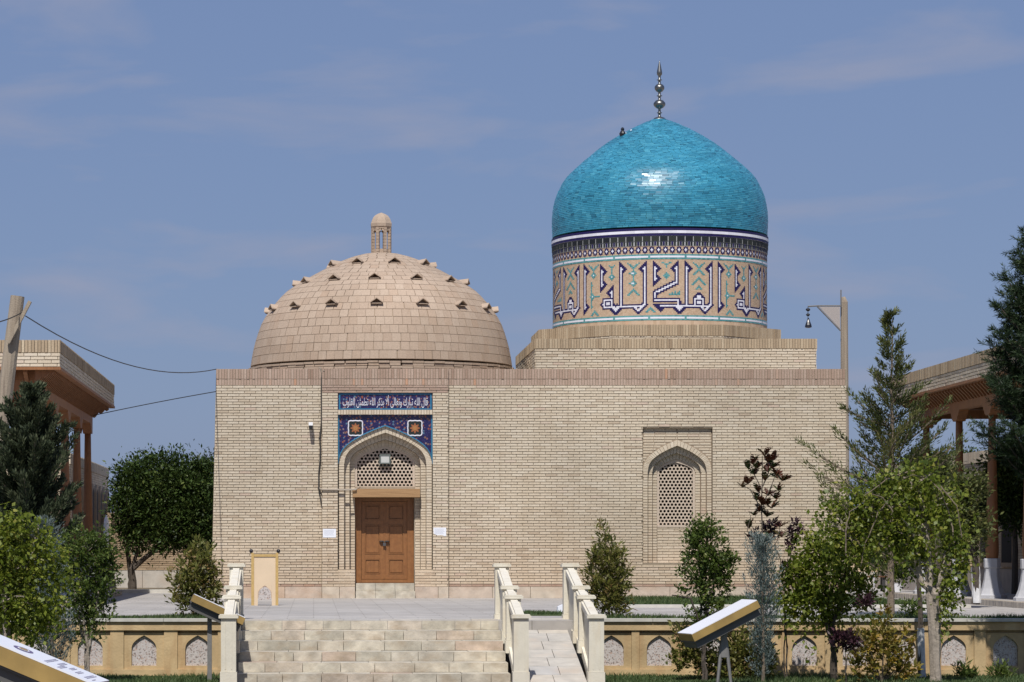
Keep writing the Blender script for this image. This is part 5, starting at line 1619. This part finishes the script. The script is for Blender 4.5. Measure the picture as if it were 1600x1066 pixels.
def limb(mb, pts, r0, r1, n=7, wob=.02):
    k = len(pts); out = []
    for i in range(k-1):
        a, b = Vector(pts[i]), Vector(pts[i+1])
        for q in range(4):
            out.append(a.lerp(b, q/4) + Vector((random.uniform(-wob,wob), random.uniform(-wob,wob), 0)) * (1 if i or q else 0))
    out.append(Vector(pts[-1]))
    mb.tube(out, [r0+(r1-r0)*i/(len(out)-1) for i in range(len(out))], n)
def pxlobes(D, L, depth=.9):
    s = D/FL; out = []
    for l in L:
        px, py, rx, ry = l[:4]; dy = l[4] if len(l) > 4 else 0
        p = at(px, py, D+dy); out.append((p.x, p.y, p.z, rx*s, (rx+ry)*.5*s*depth, ry*s))
    return out
def bush(name, label, cat, D, base, zg, lobes, stems, nclus, per, ls, aspect, spread, leaf, seed, group=None, bark='bark', r0=.03, twig=30, droop=0, up=.35, shell=.45, depth=.9, strands=0, slen=.5, arcs=()):
    r = np.random.default_rng(seed); random.seed(seed)
    bp = at(base, HY, D); bp.z = zg
    t = thing(name, label, cat, bp, group)
    lb = pxlobes(D, lobes, depth)
    V, ti, C = leafy(lb, nclus, per, ls, aspect, spread, r, up, droop, shell)
    m = MB(); ends = []
    for s_ in stems:
        pts = [Vector((bp.x + random.uniform(-.03,.03), bp.y + random.uniform(-.03,.03), zg-.02))] + [at(a, b, D + random.uniform(-.1,.1)) for a, b in s_]
        limb(m, pts, r0*random.uniform(.8,1.1), r0*.35); ends += pts[1:]
    if ends:
        for k in r.choice(len(C), min(twig, len(C)), replace=False):
            c_ = Vector(C[k]); e = min(ends, key=lambda q: (q-c_).length + max(0, q.z-c_.z)*2)
            limb(m, [e, e.lerp(c_, .5)+Vector((0,0,.04)), c_], r0*.3, r0*.1, 4, .01)
        m.build('trunk' if len(stems) == 1 else 'stems', M[bark], t)
    if arcs:
        am_ = MB()
        for a_ in arcs: limb(am_, [at(x, y, D-.25+random.uniform(-.15,.15)) for x, y in a_], .012, .006, 6, .014)
        am_.build('arching_branches', M['bark'], t)
    if strands:
        SP, SD_, ST = [], [], []
        for k in r.choice(len(C), strands):
            ln = slen*(.4+r.random()); n_ = max(5, int(ln*26)); q = r.random(n_)
            drift = r.normal(0,.28,2)
            P = C[k] + np.stack([drift[0]*q*ln, drift[1]*q*ln, .10*np.sin(q*3) - ln*q**1.3], 1) + r.normal(0,.03,(n_,3))
            SP.append(P); SD_.append(r.normal(0,.55,(n_,3)) + np.array([0,0,-.7])); ST.append(np.clip(.5+r.normal(0,.15)+r.normal(0,.2,n_),0,1))
        P = np.concatenate(SP); L = ls*(.5+.8*r.random(len(P)))
        V = np.concatenate([V, leaf_arrays(P, np.concatenate(SD_), L, L*aspect, .14, .5, r)]); ti = np.concatenate([ti, np.concatenate(ST)])
    leaf_mesh('foliage', V, ti, M[leaf], t)
    return t
# --- left side
bush('leafy_tree', 'dense dark round-headed tree in front of the low wall left of the mausoleum', 'tree', 84, 207, .0,
     [(215,765,30,34),(255,760,34,36),(300,762,34,36),(200,800,24,30),(240,805,34,34),(290,810,36,36),(325,800,22,44),(210,838,26,22),(262,842,32,20),(312,848,26,26),(192,745,12,18),(222,728,14,14),(248,722,9,11),(268,728,15,16),(292,722,8,10),(312,730,14,14),(330,728,9,12),(184,775,9,14),(186,822,10,14),(205,735,8,10),(280,716,5,8),(236,716,5,7)],
     [[(206,895),(218,850)],[(206,890),(235,865),(262,835)],[(204,900),(199,860),(200,830)]], 3600, 12, .115, .42, .24, 'leaf_dark', 21, 'dark trees behind the court', 'bark_dark', .11, 60, shell=.6)
bush('leafy_tree', 'second dark tree half hidden by the left corner of the mausoleum', 'tree', 86, 318, .0,
     [(318,780,28,50),(320,830,24,40)], [[(316,880),(318,820)]], 900, 13, .115, .42, .2, 'leaf_dark', 22, 'dark trees behind the court', 'bark_dark', .10, 10)
def conifer(name, label, D, base, zg, top_py, prof, nb, leaf, seed, blade=(.055,.016), lift=.9, sub=12, per=14, lean=0.0, rtr=.05, thin=1.0, spec=(), droop=0.0, bark='bark', sway=.25, cat='conifer'):
    """prof: list of (height fraction, radius in metres)"""
    r = np.random.default_rng(seed)
    bp = at(base, HY, D); bp.z = zg; zt = az(top_py, D); H = zt - zg
    t = thing(name, label, cat, bp)
    m = MB(); limb(m, [bp, bp + Vector((lean*.5,0,H*.5)), bp + Vector((lean,0,H))], rtr, .006, 7, .015); 
    hs = np.array([p[0] for p in prof]); rs = np.array([p[1] for p in prof])
    PP, DD, TT = [], [], []
    br = []
    for k in range(nb):
        h = (k + r.random())/nb; h = hs[0] + (1-hs[0])*h**.85
        br.append((h, r.random()*2*np.pi, np.interp(h, hs, rs)*(.55+.6*r.random()), lift*(.7+.6*r.random())))
    br += list(spec)
    for h, th, ln, lf in br:
        o = np.array([bp.x + lean*h, bp.y, zg + H*h])
        dv = np.array([math.cos(th), math.sin(th), 0])
        n_ = max(3, int(sub*min(1.6, max(.35, ln/.6))))
        tt = np.linspace(.12, 1, n_)
        bend = r.normal(0, sway)
        sv = np.array([-dv[1], dv[0], 0])
        pts = o + dv*(ln*tt)[:,None] + sv*(bend*ln*tt**2)[:,None] + np.array([0,0,1])*((lf*ln*(.45*tt+.55*tt**2)) - droop*ln*tt*tt)[:,None]
        if ln > .25: m.tube([o, *[tuple(p) for p in pts[::max(1,n_//4)]]], [max(.004,.018*ln)]*(1+len(pts[::max(1,n_//4)])), 4)
        tan = nrm(np.gradient(pts, axis=0))
        tb = r.normal(0,.16)
        for i in range(n_):
            if r.random() > thin: continue
            w_ = .30*ln*(1.05-tt[i]) + .05
            nbl = per
            off = nrm(r.normal(0,1,(nbl,3)))*np.array([1,1,.7])
            q = r.random(nbl)
            PP.append(pts[i] + off*(q*w_)[:,None]*.9 + tan[i]*(r.random(nbl)*.12)[:,None])
            DD.append(tan[i]*.9 + off*.75 + np.array([0,0,.35 - droop]))
            TT.append(np.clip(.42 + tb + r.normal(0,.2,nbl) + .25*(tt[i]-.5), 0, 1))
    P = np.concatenate(PP); D_ = np.concatenate(DD); T = np.concatenate(TT)
    L = blade[0]*(.6+.8*r.random(len(P)))
    V = leaf_arrays(P, D_, L, blade[1]*(.7+.6*r.random(len(P))), .1, .3, r)
    m.build('trunk', M[bark], t); leaf_mesh('foliage', V, T, M[leaf], t)
    return t
conifer('juniper_tree', 'dark bluish juniper with lumpy crown in front of the left pavilion', 50.5, 40, -.9, 612, [(.05,.5),(.3,.72),(.55,.72),(.7,.56),(.85,.36),(1,.06)], 210, 'leaf_cypress', 31, (.08,.03), 1.0, 15, 30, .10, .07, 1, sway=.4)
bush('evergreen_shrub', 'pale yellowish green shrub on the terrace edge left of the steps', 'shrub', 50.3, 305, .0,
     [(300,905,28,32),(318,880,20,28),(290,935,22,24),(325,920,24,28),(303,862,14,20),(335,900,14,22),(310,945,28,18),(283,905,14,22)],
     [[(303,930),(305,870)],[(300,935),(285,900)],[(308,935),(330,895)]], 330, 11, .095, .36, .08, 'leaf_photinia', 32, None, 'bark', .02, 20, shell=.6)
bush('euonymus_shrub', 'rounded green shrub on several bare stems before the left retaining wall', 'shrub', 46.5, 135, -.9,
     [(135,870,36,34),(125,845,24,20),(155,860,26,30),(110,890,20,34),(140,915,34,34),(165,905,18,40),(125,950,30,30),(155,950,20,26),(148,985,14,20),(118,990,14,18),(170,880,12,22)],
     [[(133,1010),(118,940),(110,890)],[(137,1010),(140,930),(138,860)],[(140,1010),(152,940),(160,880)],[(136,1015),(128,950),(125,900)]], 780, 11, .062, .5, .075, 'leaf_box', 33, None, 'bark_grey', .03, 40)
conifer('blue_juniper', 'narrow silvery blue juniper column at the left among green shrubs', 45.5, 84, -.9, 822, [(.02,.30),(.3,.27),(.6,.22),(.85,.16),(1,.03)], 150, 'leaf_blue', 34, (.05,.014), 1.6, 10, 22, -.14, .03, sway=.2)
bush('mulberry_tree', 'bright green mulberry spilling over the nearest board at the left edge', 'tree', 41.5, 8, -.9,
     [(20,835,46,34),(62,862,32,34),(0,872,40,40),(40,900,42,40),(84,902,18,32),(20,950,42,36),(68,955,28,32),(-25,835,34,40),(58,815,16,14),(96,935,12,18),(20,808,26,14),(100,870,9,12),(48,985,30,20)],
     [[(8,940),(14,860)],[(10,940),(40,890),(60,850)]], 560, 10, .072, .66, .15, 'leaf_mulberry', 41, None, 'bark_grey', .05, 50, .3, .2, .85, .9, 170, .5)
bush('plum_sapling', 'dark leaved shrub low beside the nearest board at the left edge', 'shrub', 43, 12, -.9,
     [(10,940,34,36),(40,960,24,30),(-10,930,30,40)], [[(12,960)],[(12,960),(30,930)]], 200, 10, .075, .5, .08, 'leaf_dark', 42, None, 'bark_dark', .02, 10)
# --- centre right
bush('photinia_shrub', 'slender bronze-tipped shrub on the bed right of the ramp', 'shrub', 50.0, 952, .0,
     [(950,930,30,30),(952,900,27,30),(948,868,22,24),(943,842,12,18),(942,822,7,10),(972,905,12,26),(928,905,10,26),(962,945,26,16),(930,868,9,18),(970,868,8,14)],
     [[(951,930),(946,850),(943,820)],[(952,935),(968,890)],[(950,935),(930,885)]], 400, 11, .10, .30, .08, 'leaf_photinia', 51, None, 'bark', .018, 24, up=.7, shell=.6)
bush('euonymus_shrub', 'tall open green shrub in front of the pierced window', 'shrub', 46.8, 1100, -.9,
     [(1100,835,26,20),(1105,870,34,26),(1085,850,18,22),(1125,880,20,24),(1095,910,28,28),(1130,905,18,26),(1075,885,10,18),(1110,945,24,22),(1092,965,14,20),(1120,975,12,16),(1068,925,14,5),(1048,930,8,4),(1142,880,9,8),(1105,825,18,12)],
     [[(1098,1000),(1094,920),(1090,850)],[(1102,1000),(1110,930),(1125,870)],[(1100,1005),(1104,930),(1104,850)],[(1098,985),(1080,935),(1050,930)]], 640, 11, .062, .55, .07, 'leaf_box', 52, None, 'bark_dark', .026, 40, shell=.7)
bush('low_shrub', 'low green shrub growing under the right board', 'shrub', 47.2, 1160, -.9,
     [(1165,1030,30,32),(1140,1040,24,26),(1190,1035,22,30),(1155,1005,18,18),(1100,1025,26,20),(1075,1010,16,24),(1120,1045,26,18),(1062,985,12,16),(1060,1030,16,14)],
     [[(1158,1020)],[(1160,1040),(1180,1010)],[(1158,1045),(1100,1010)]], 620, 10, .075, .5, .075, 'leaf_photinia', 53, None, 'bark_dark', .015, 20)
conifer('blue_juniper', 'narrow silvery blue juniper column beneath the dark red sapling', 46.2, 1192, -.9, 848, [(.02,.17),(.3,.24),(.6,.25),(.85,.19),(1,.04)], 150, 'leaf_blue', 54, (.05,.014), 1.6, 10, 20, -.01, .03, thin=.8, sway=.2)
def sapling(label, D, base, zg, stems, tufts, leaf_len, seed, leafm_, group=None):
    random.seed(seed)
    bp = at(base, HY, D); bp.z = zg
    t = thing('magnolia_sapling', label, 'sapling', bp, group)
    m = MB()
    for s_ in stems: limb(m, [Vector((bp.x,bp.y,zg)) if s_[0] is None else at(*s_[0], D)] + [at(a,b,D+random.uniform(-.12,.12)) for a,b in s_[1:]], .016 if s_[0] is None else .009, .005, 6, .006)
    m.build('stem', M['bark_dark'], t)
    me = None
    mb = MB(); pr = [(0,.0),(.25,.75),(.55,1),(.8,.7),(1,.02)]
    for i in range(4):
        for sg in (-1,1):
            (a,wa),(b,wb_) = pr[i],pr[i+1]
            mb.face([(0,a,.02*a),(sg*wa*.24,a,.10*wa+.02*a),(sg*wb_*.24,b,.10*wb_-.12*b*b),(0,b,-.12*b*b)])
    me = bpy.data.meshes.new('leaf'); me.from_pydata(mb.v, [], mb.f); me.materials.append(leafm_)
    for px, py, n in tufts:
        c_ = at(px, py, D + random.uniform(-.12,.12))
        for k in range(n+2):
            th = random.random()*2*math.pi; el = random.uniform(.5, 1.25)
            d_ = Vector((math.cos(th)*math.cos(el), math.sin(th)*math.cos(el), math.sin(el)))
            Mx = Matrix.Translation(c_) @ d_.to_track_quat('Y','Z').to_matrix().to_4x4() @ Matrix.Rotation(random.uniform(-.7,.7),4,'Y') @ Matrix.Scale(leaf_len*random.uniform(.7,1.2),4)
            instance('leaf', me, Mx, t)
    return t
sapling('tall sapling with upright dark red leaves against the brick wall', 46.6, 1193, -.9,
        [[None,(1192,860),(1190,780),(1191,712)],[(1192,800),(1172,765),(1160,758)],[(1192,790),(1205,760),(1212,742)],[(1192,770),(1178,740),(1174,728)],[(1193,860),(1168,830),(1173,805)],[(1193,870),(1215,845),(1219,820)],[(1192,760),(1202,735),(1207,722)]],
        [(1196,712,4),(1199,722,4),(1208,720,4),(1207,732,5),(1176,726,3),(1170,734,4),(1184,732,5),(1178,742,4),(1160,762,4),(1168,756,3),(1199,738,3),(1215,748,4),(1222,752,5),(1213,743,3),(1200,775,4),(1212,780,5),(1184,782,4),(1192,790,6),(1187,800,5),(1200,790,5),(1178,806,3),(1171,826,4),(1219,824,4),(1196,752,4),(1216,768,3),(1205,795,4),(1198,808,4),(1186,770,3),(1205,842,3),(1221,840,3)], .17, 61, M['leaf_magnolia'])
bush('plum_shrub', 'thin purple leaved plum with scattered twigs beside the blue juniper', 'shrub', 47.4, 1228, -.9,
     [(1240,835,11,9),(1247,823,8,8),(1236,850,6,9),(1178,842,9,8),(1232,885,10,6),(1222,892,8,6),(1203,822,9,9),(1208,835,7,8),(1198,1015,9,12)],
     [[(1226,960),(1228,890),(1247,825)],[(1226,960),(1222,890),(1205,825)],[(1226,960),(1180,845)]], 95, 10, .075, .4, .05, 'leaf_plum', 62, None, 'bark_dark', .012, 16)
# --- right side
bush('mulberry_tree', 'loose mulberry on a slim dark trunk left of the whitewashed trunk', 'tree', 47.2, 1305, -.9,
     [(1290,862,36,34),(1255,892,28,34),(1322,892,28,34),(1280,925,34,34),(1242,930,22,28),(1312,948,24,24),(1348,915,18,22),(1290,968,22,16),(1234,900,16,18),(1362,935,9,22),(1250,972,12,18),(1225,940,9,16),(1268,850,18,14),(1340,870,16,14)],
     [[(1302,1015),(1296,970),(1284,880)],[(1302,1015),(1303,970),(1325,900)],[(1302,1015),(1285,950),(1255,900)]], 500, 9, .075, .68, .14, 'leaf_mulberry', 71, None, 'bark_dark', .05, 50, .3, .25, .7, .9, 150, .55)
bush('mulberry_tree', 'large sprawling mulberry with a crooked grey trunk before the right pavilion', 'tree', 46.2, 1462, -.9,
     [(1428,752,42,28),(1385,780,42,30),(1338,802,32,32),(1310,842,24,36),(1352,848,26,30),(1402,826,36,32),(1462,792,32,34),(1490,842,20,36),(1482,900,22,36),(1442,858,22,22),(1300,785,16,16),(1502,882,10,22),(1470,942,14,20),(1404,868,24,16),(1372,752,18,12),(1452,728,16,11),(1492,770,12,14),(1322,770,16,10),(1290,815,10,14),(1500,800,9,10)],
     [[(1462,1010),(1462,928),(1438,908),(1434,850),(1446,800)],[(1462,930),(1470,905),(1482,860)],[(1446,805),(1405,790),(1360,800),(1325,835)],[(1446,805),(1430,760)]], 700, 9, .075, .68, .15, 'leaf_mulberry', 72, None, 'bark_grey', .082, 90, .3, .25, .75, .9, 230, .55, arcs=[[(1489,832),(1482,800),(1470,768),(1450,748),(1425,742),(1405,752)],[(1322,868),(1320,830),(1328,800),(1345,788)],[(1395,800),(1380,778),(1362,772)],[(1400,770),(1372,800),(1352,850),(1345,885)],[(1470,760),(1495,790),(1503,840)],[(1430,735),(1390,745),(1350,775)]])
bush('young_tree', 'young tree with a whitewashed foot beside the crooked mulberry trunk', 'tree', 48.2, 1441, -.9,
     [(1432,790,30,30),(1445,820,24,24)], [[(1438,960),(1432,880),(1434,800)]], 120, 10, .075, .6, .1, 'leaf_mulberry', 73, None, 'bark_dark', .055, 10)
wt = at(1441, HY, 48.2); wt.z = -.9
m_ = MB(); m_.tube([wt, wt.lerp(at(1438,960,48.2), .78)], [.062,.058], 10); m_.build('whitewash_band', M['whitewash'], [o for o in bpy.data.objects if o.name.startswith('young_tree')][0])
conifer('juniper_tree', 'airy pointed juniper with upswept feathery branches before the right pavilion', 53.0, 1392, .0, 492, [(.12,1.0),(.35,1.08),(.5,.86),(.65,.56),(.8,.32),(.9,.16),(1,.04)], 125, 'leaf_juniper', 74, (.075,.020), .75, 15, 17, .02, .07, .8,
        spec=[(.42,math.pi*.98,1.55,.55),(.36,math.pi*1.02,1.5,.5),(.40,.05,1.25,.95),(.48,math.pi*.95,.95,.75),(.55,.12,.9,.9),(.28,math.pi,1.4,.45),(.30,.0,1.2,.8),(.63,math.pi*.97,.85,.35),(.60,math.pi*1.04,.75,.3)])
def pine(label, D, base, zg, top_py, branches, seed):
    r = np.random.default_rng(seed)
    bp = at(base, HY, D); bp.z = zg; zt = az(top_py, D)
    t = thing('pine_tree', label, 'pine', bp)
    m = MB(); limb(m, [bp, bp.lerp(Vector((bp.x,bp.y,zt)),.5), Vector((bp.x,bp.y,zt))], .13, .02, 9, .03)
    PP, DD, TT = [], [], []
    for k in range(branches):
        h = .44 + .56*(k+r.random())/branches; th = r.random()*2*np.pi
        ln = (1.15*(1-h)**.55+.15)*(.6+.5*r.random())
        o = np.array([bp.x, bp.y, zg+(zt-zg)*h]); dv = np.array([math.cos(th), math.sin(th), 0])
        n_ = max(4, int(ln*9)); tt = np.linspace(.2, 1, n_)
        pts = o + dv*(ln*tt)[:,None] + np.array([0,0,1])*(ln*(.12*tt+.55*tt**2.2))[:,None]
        m.tube([tuple(o)] + [tuple(p) for p in pts], list(np.linspace(.03, .008, n_+1)), 5)
        for i in range(n_):
            for q in range(5):
                sd = nrm(r.normal(0,1,(1,3)))[0]; off = dv*.3 + sd*np.array([1,1,.5]) + np.array([0,0,.55]); off /= np.linalg.norm(off)
                c_ = pts[i]; sl_ = .13 + .17*r.random(); nn = 40
                u_ = r.random(nn)
                PP.append(c_ + off*(u_*sl_)[:,None]); DD.append(off*.85 + r.normal(0,.5,(nn,3)))
                TT.append(np.clip(.4+r.normal(0,.12)+r.normal(0,.18,nn),0,1))
    P = np.concatenate(PP); D_ = np.concatenate(DD); T = np.concatenate(TT)
    m.build('trunk', M['bark_dark'], t)
    leaf_mesh('needles', leaf_arrays(P, D_, .09*(.7+.6*r.random(len(P))), .011, .05, .2, r), T, M['leaf_pine'], t)
pine('tall dark pine with upturned branch tips at the right edge', 46.8, 1630, -.9, 372, 150, 75)
bush('broadleaf_tree', 'small dark tree on a whitewashed trunk behind the nearer pavilion column', 'tree', 60.0, 1526, .1,
     [(1500,790,28,40),(1520,830,24,34),(1480,770,22,34),(1495,845,18,22),(1470,735,18,20),(1520,760,20,24)], [[(1524,880),(1515,830),(1495,790)],[(1524,875),(1505,830)]], 800, 11, .09, .45, .13, 'leaf_juniper', 76, None, 'bark_dark', .085, 30)
wt = at(1527, HY, 60.0); wt.z = .1
m_ = MB(); m_.tube([at(1526,HY,60)-Vector((0,0,1.06)), at(1525,900,60), at(1524,886,60)], [.095,.09,.088], 10); m_.build('whitewash_band', M['whitewash'], [o for o in bpy.data.objects if o.name.startswith('broadleaf_tree')][0])
for k, (px, lobes, D, lab, sd) in enumerate(((1585, [(1585,745,34,36),(1570,780,30,36),(1600,790,30,40),(1560,730,18,18),(1540,800,16,20)], 72, 'dark tree between the right pavilion and the arched building', 81),
                                   (1470, [(1470,760,30,40),(1440,740,26,30),(1500,750,26,36),(1520,735,20,24)], 82, 'dark tree far behind the airy juniper at the right', 82),
                                   (1395, [(1395,870,34,30),(1370,850,22,24),(1420,880,24,24)], 78, 'low dark shrub near the garden bench at the right', 83))):
    bush('dark_tree' if k < 2 else 'dark_shrub', lab, 'tree' if k < 2 else 'shrub', D, px, .0, lobes, [[(px, lobes[0][1]+30),(px, lobes[0][1])]], 1300 if k < 2 else 450, 12, .11, .45, .2, 'leaf_dark', sd, 'dark trees behind the court' if k < 2 else None, 'bark_dark', .08, 14)
# yellowish shrub with large leaves, each leaf its own piece
def big_leaf_shrub(label, D, base, zg, lobes, n, ls, seed, leafm_, mass):
    r = np.random.default_rng(seed); random.seed(seed)
    bp = at(base, HY, D); bp.z = zg
    t = thing('aucuba_shrub', label, 'shrub', bp)
    lb = pxlobes(D, lobes)
    V, ti, C = leafy(lb, 190, 9, ls*.8, .42, .06, r, .5)
    m = MB(); 
    for k in r.choice(len(C), 16, replace=False): limb(m, [bp, bp.lerp(Vector(C[k]), .5)+Vector((0,0,.1)), Vector(C[k])], .014, .004, 5, .01)
    m.build('stems', M['bark'], t)
    leaf_mesh('inner_foliage', V, ti, mass, t)
    mb = MB(); pr = [(0,.0),(.25,.7),(.5,1),(.8,.6),(1,.02)]
    for i in range(4):
        for sg in (-1,1):
            (a,wa),(b,wb_) = pr[i],pr[i+1]
            mb.face([(0,a,.0),(sg*wa*.2,a,.08*wa-.05*a),(sg*wb_*.2,b,.08*wb_-.18*b*b),(0,b,-.18*b*b)])
    me = bpy.data.meshes.new('leaf'); me.from_pydata(mb.v, [], mb.f); me.materials.append(leafm_)
    C2, d2, q2 = lobe_clusters(lb, n//5, r, .2)
    for c_, d_ in zip(C2, d2):
        ax_ = Vector(d_)*.6 + Vector((0,0,.7)) + Vector((0,-.3,0))
        for k in range(5):
            v = (ax_.normalized() + Vector(r.normal(0,.55,3))).normalized()
            Mx = Matrix.Translation(Vector(c_)) @ v.to_track_quat('Y','Z').to_matrix().to_4x4() @ Matrix.Rotation(random.uniform(-.6,.6),4,'Y') @ Matrix.Scale(ls*random.uniform(.7,1.25),4)
            instance('leaf', me, Mx, t)
big_leaf_shrub('yellow-green shrub with large glossy leaves at the foot of the right wall', 46.0, 1378, -.9,
     [(1380,1030,44,30),(1350,1010,24,26),(1405,1010,26,28),(1385,965,12,16),(1375,995,26,24),(1340,1045,26,20),(1415,1045,24,18)], 290, .115, 91, M['leaf_yellow'], M['leaf_yellow_mass'])
bush('low_shrub', 'small dark purple sprig between the slim mulberry trunk and the yellow shrub', 'shrub', 45.0, 1322, -.9,
     [(1315,1000,16,13),(1330,1005,12,11),(1352,942,8,8)], [[(1320,1010)],[(1322,1030),(1345,960)]], 90, 10, .08, .4, .06, 'leaf_plum', 92, None, 'bark_dark', .01, 8)
for k, (px, zz) in enumerate(((1420, 980), (1508, 1050), (1562, 1050))):
    bush('leafy_plant', ('green shrub at the base of the whitewashed trunk', 'small grassy plant before the niche below the pine', 'small grassy plant nearest the right edge of the lower lawn')[k], 'plant', 48.0 if k else 50.0, px, -.9 if k else 0.0,
         [(px, 955 if not k else 1052, 14, 14), (px+10, 965 if not k else 1056, 10, 10)], [[(px, 965 if not k else 1060)]], 70, 9, .085, .25, .05, 'leaf_box', 95+k, None, 'bark', .008, 4, up=1.0)
pp = at(1401, 918, 80); pot = thing('potted_plant', 'small green plant in a white pot on the paving near the bench', 'potted plant', (pp.x, 80, 0))
m_ = MB(); m_.lathe([(.10,0),(.13,.04),(.16,.26),(.17,.28)], 12, (pp.x, 80, 0)); m_.build('pot', M['paper'], pot)
r_ = np.random.default_rng(5); V, ti, C = leafy([(pp.x,80,.6,.2,.2,.32)], 60, 8, .1, .4, .06, r_); leaf_mesh('foliage', V, ti, M['leaf_dark'], pot)
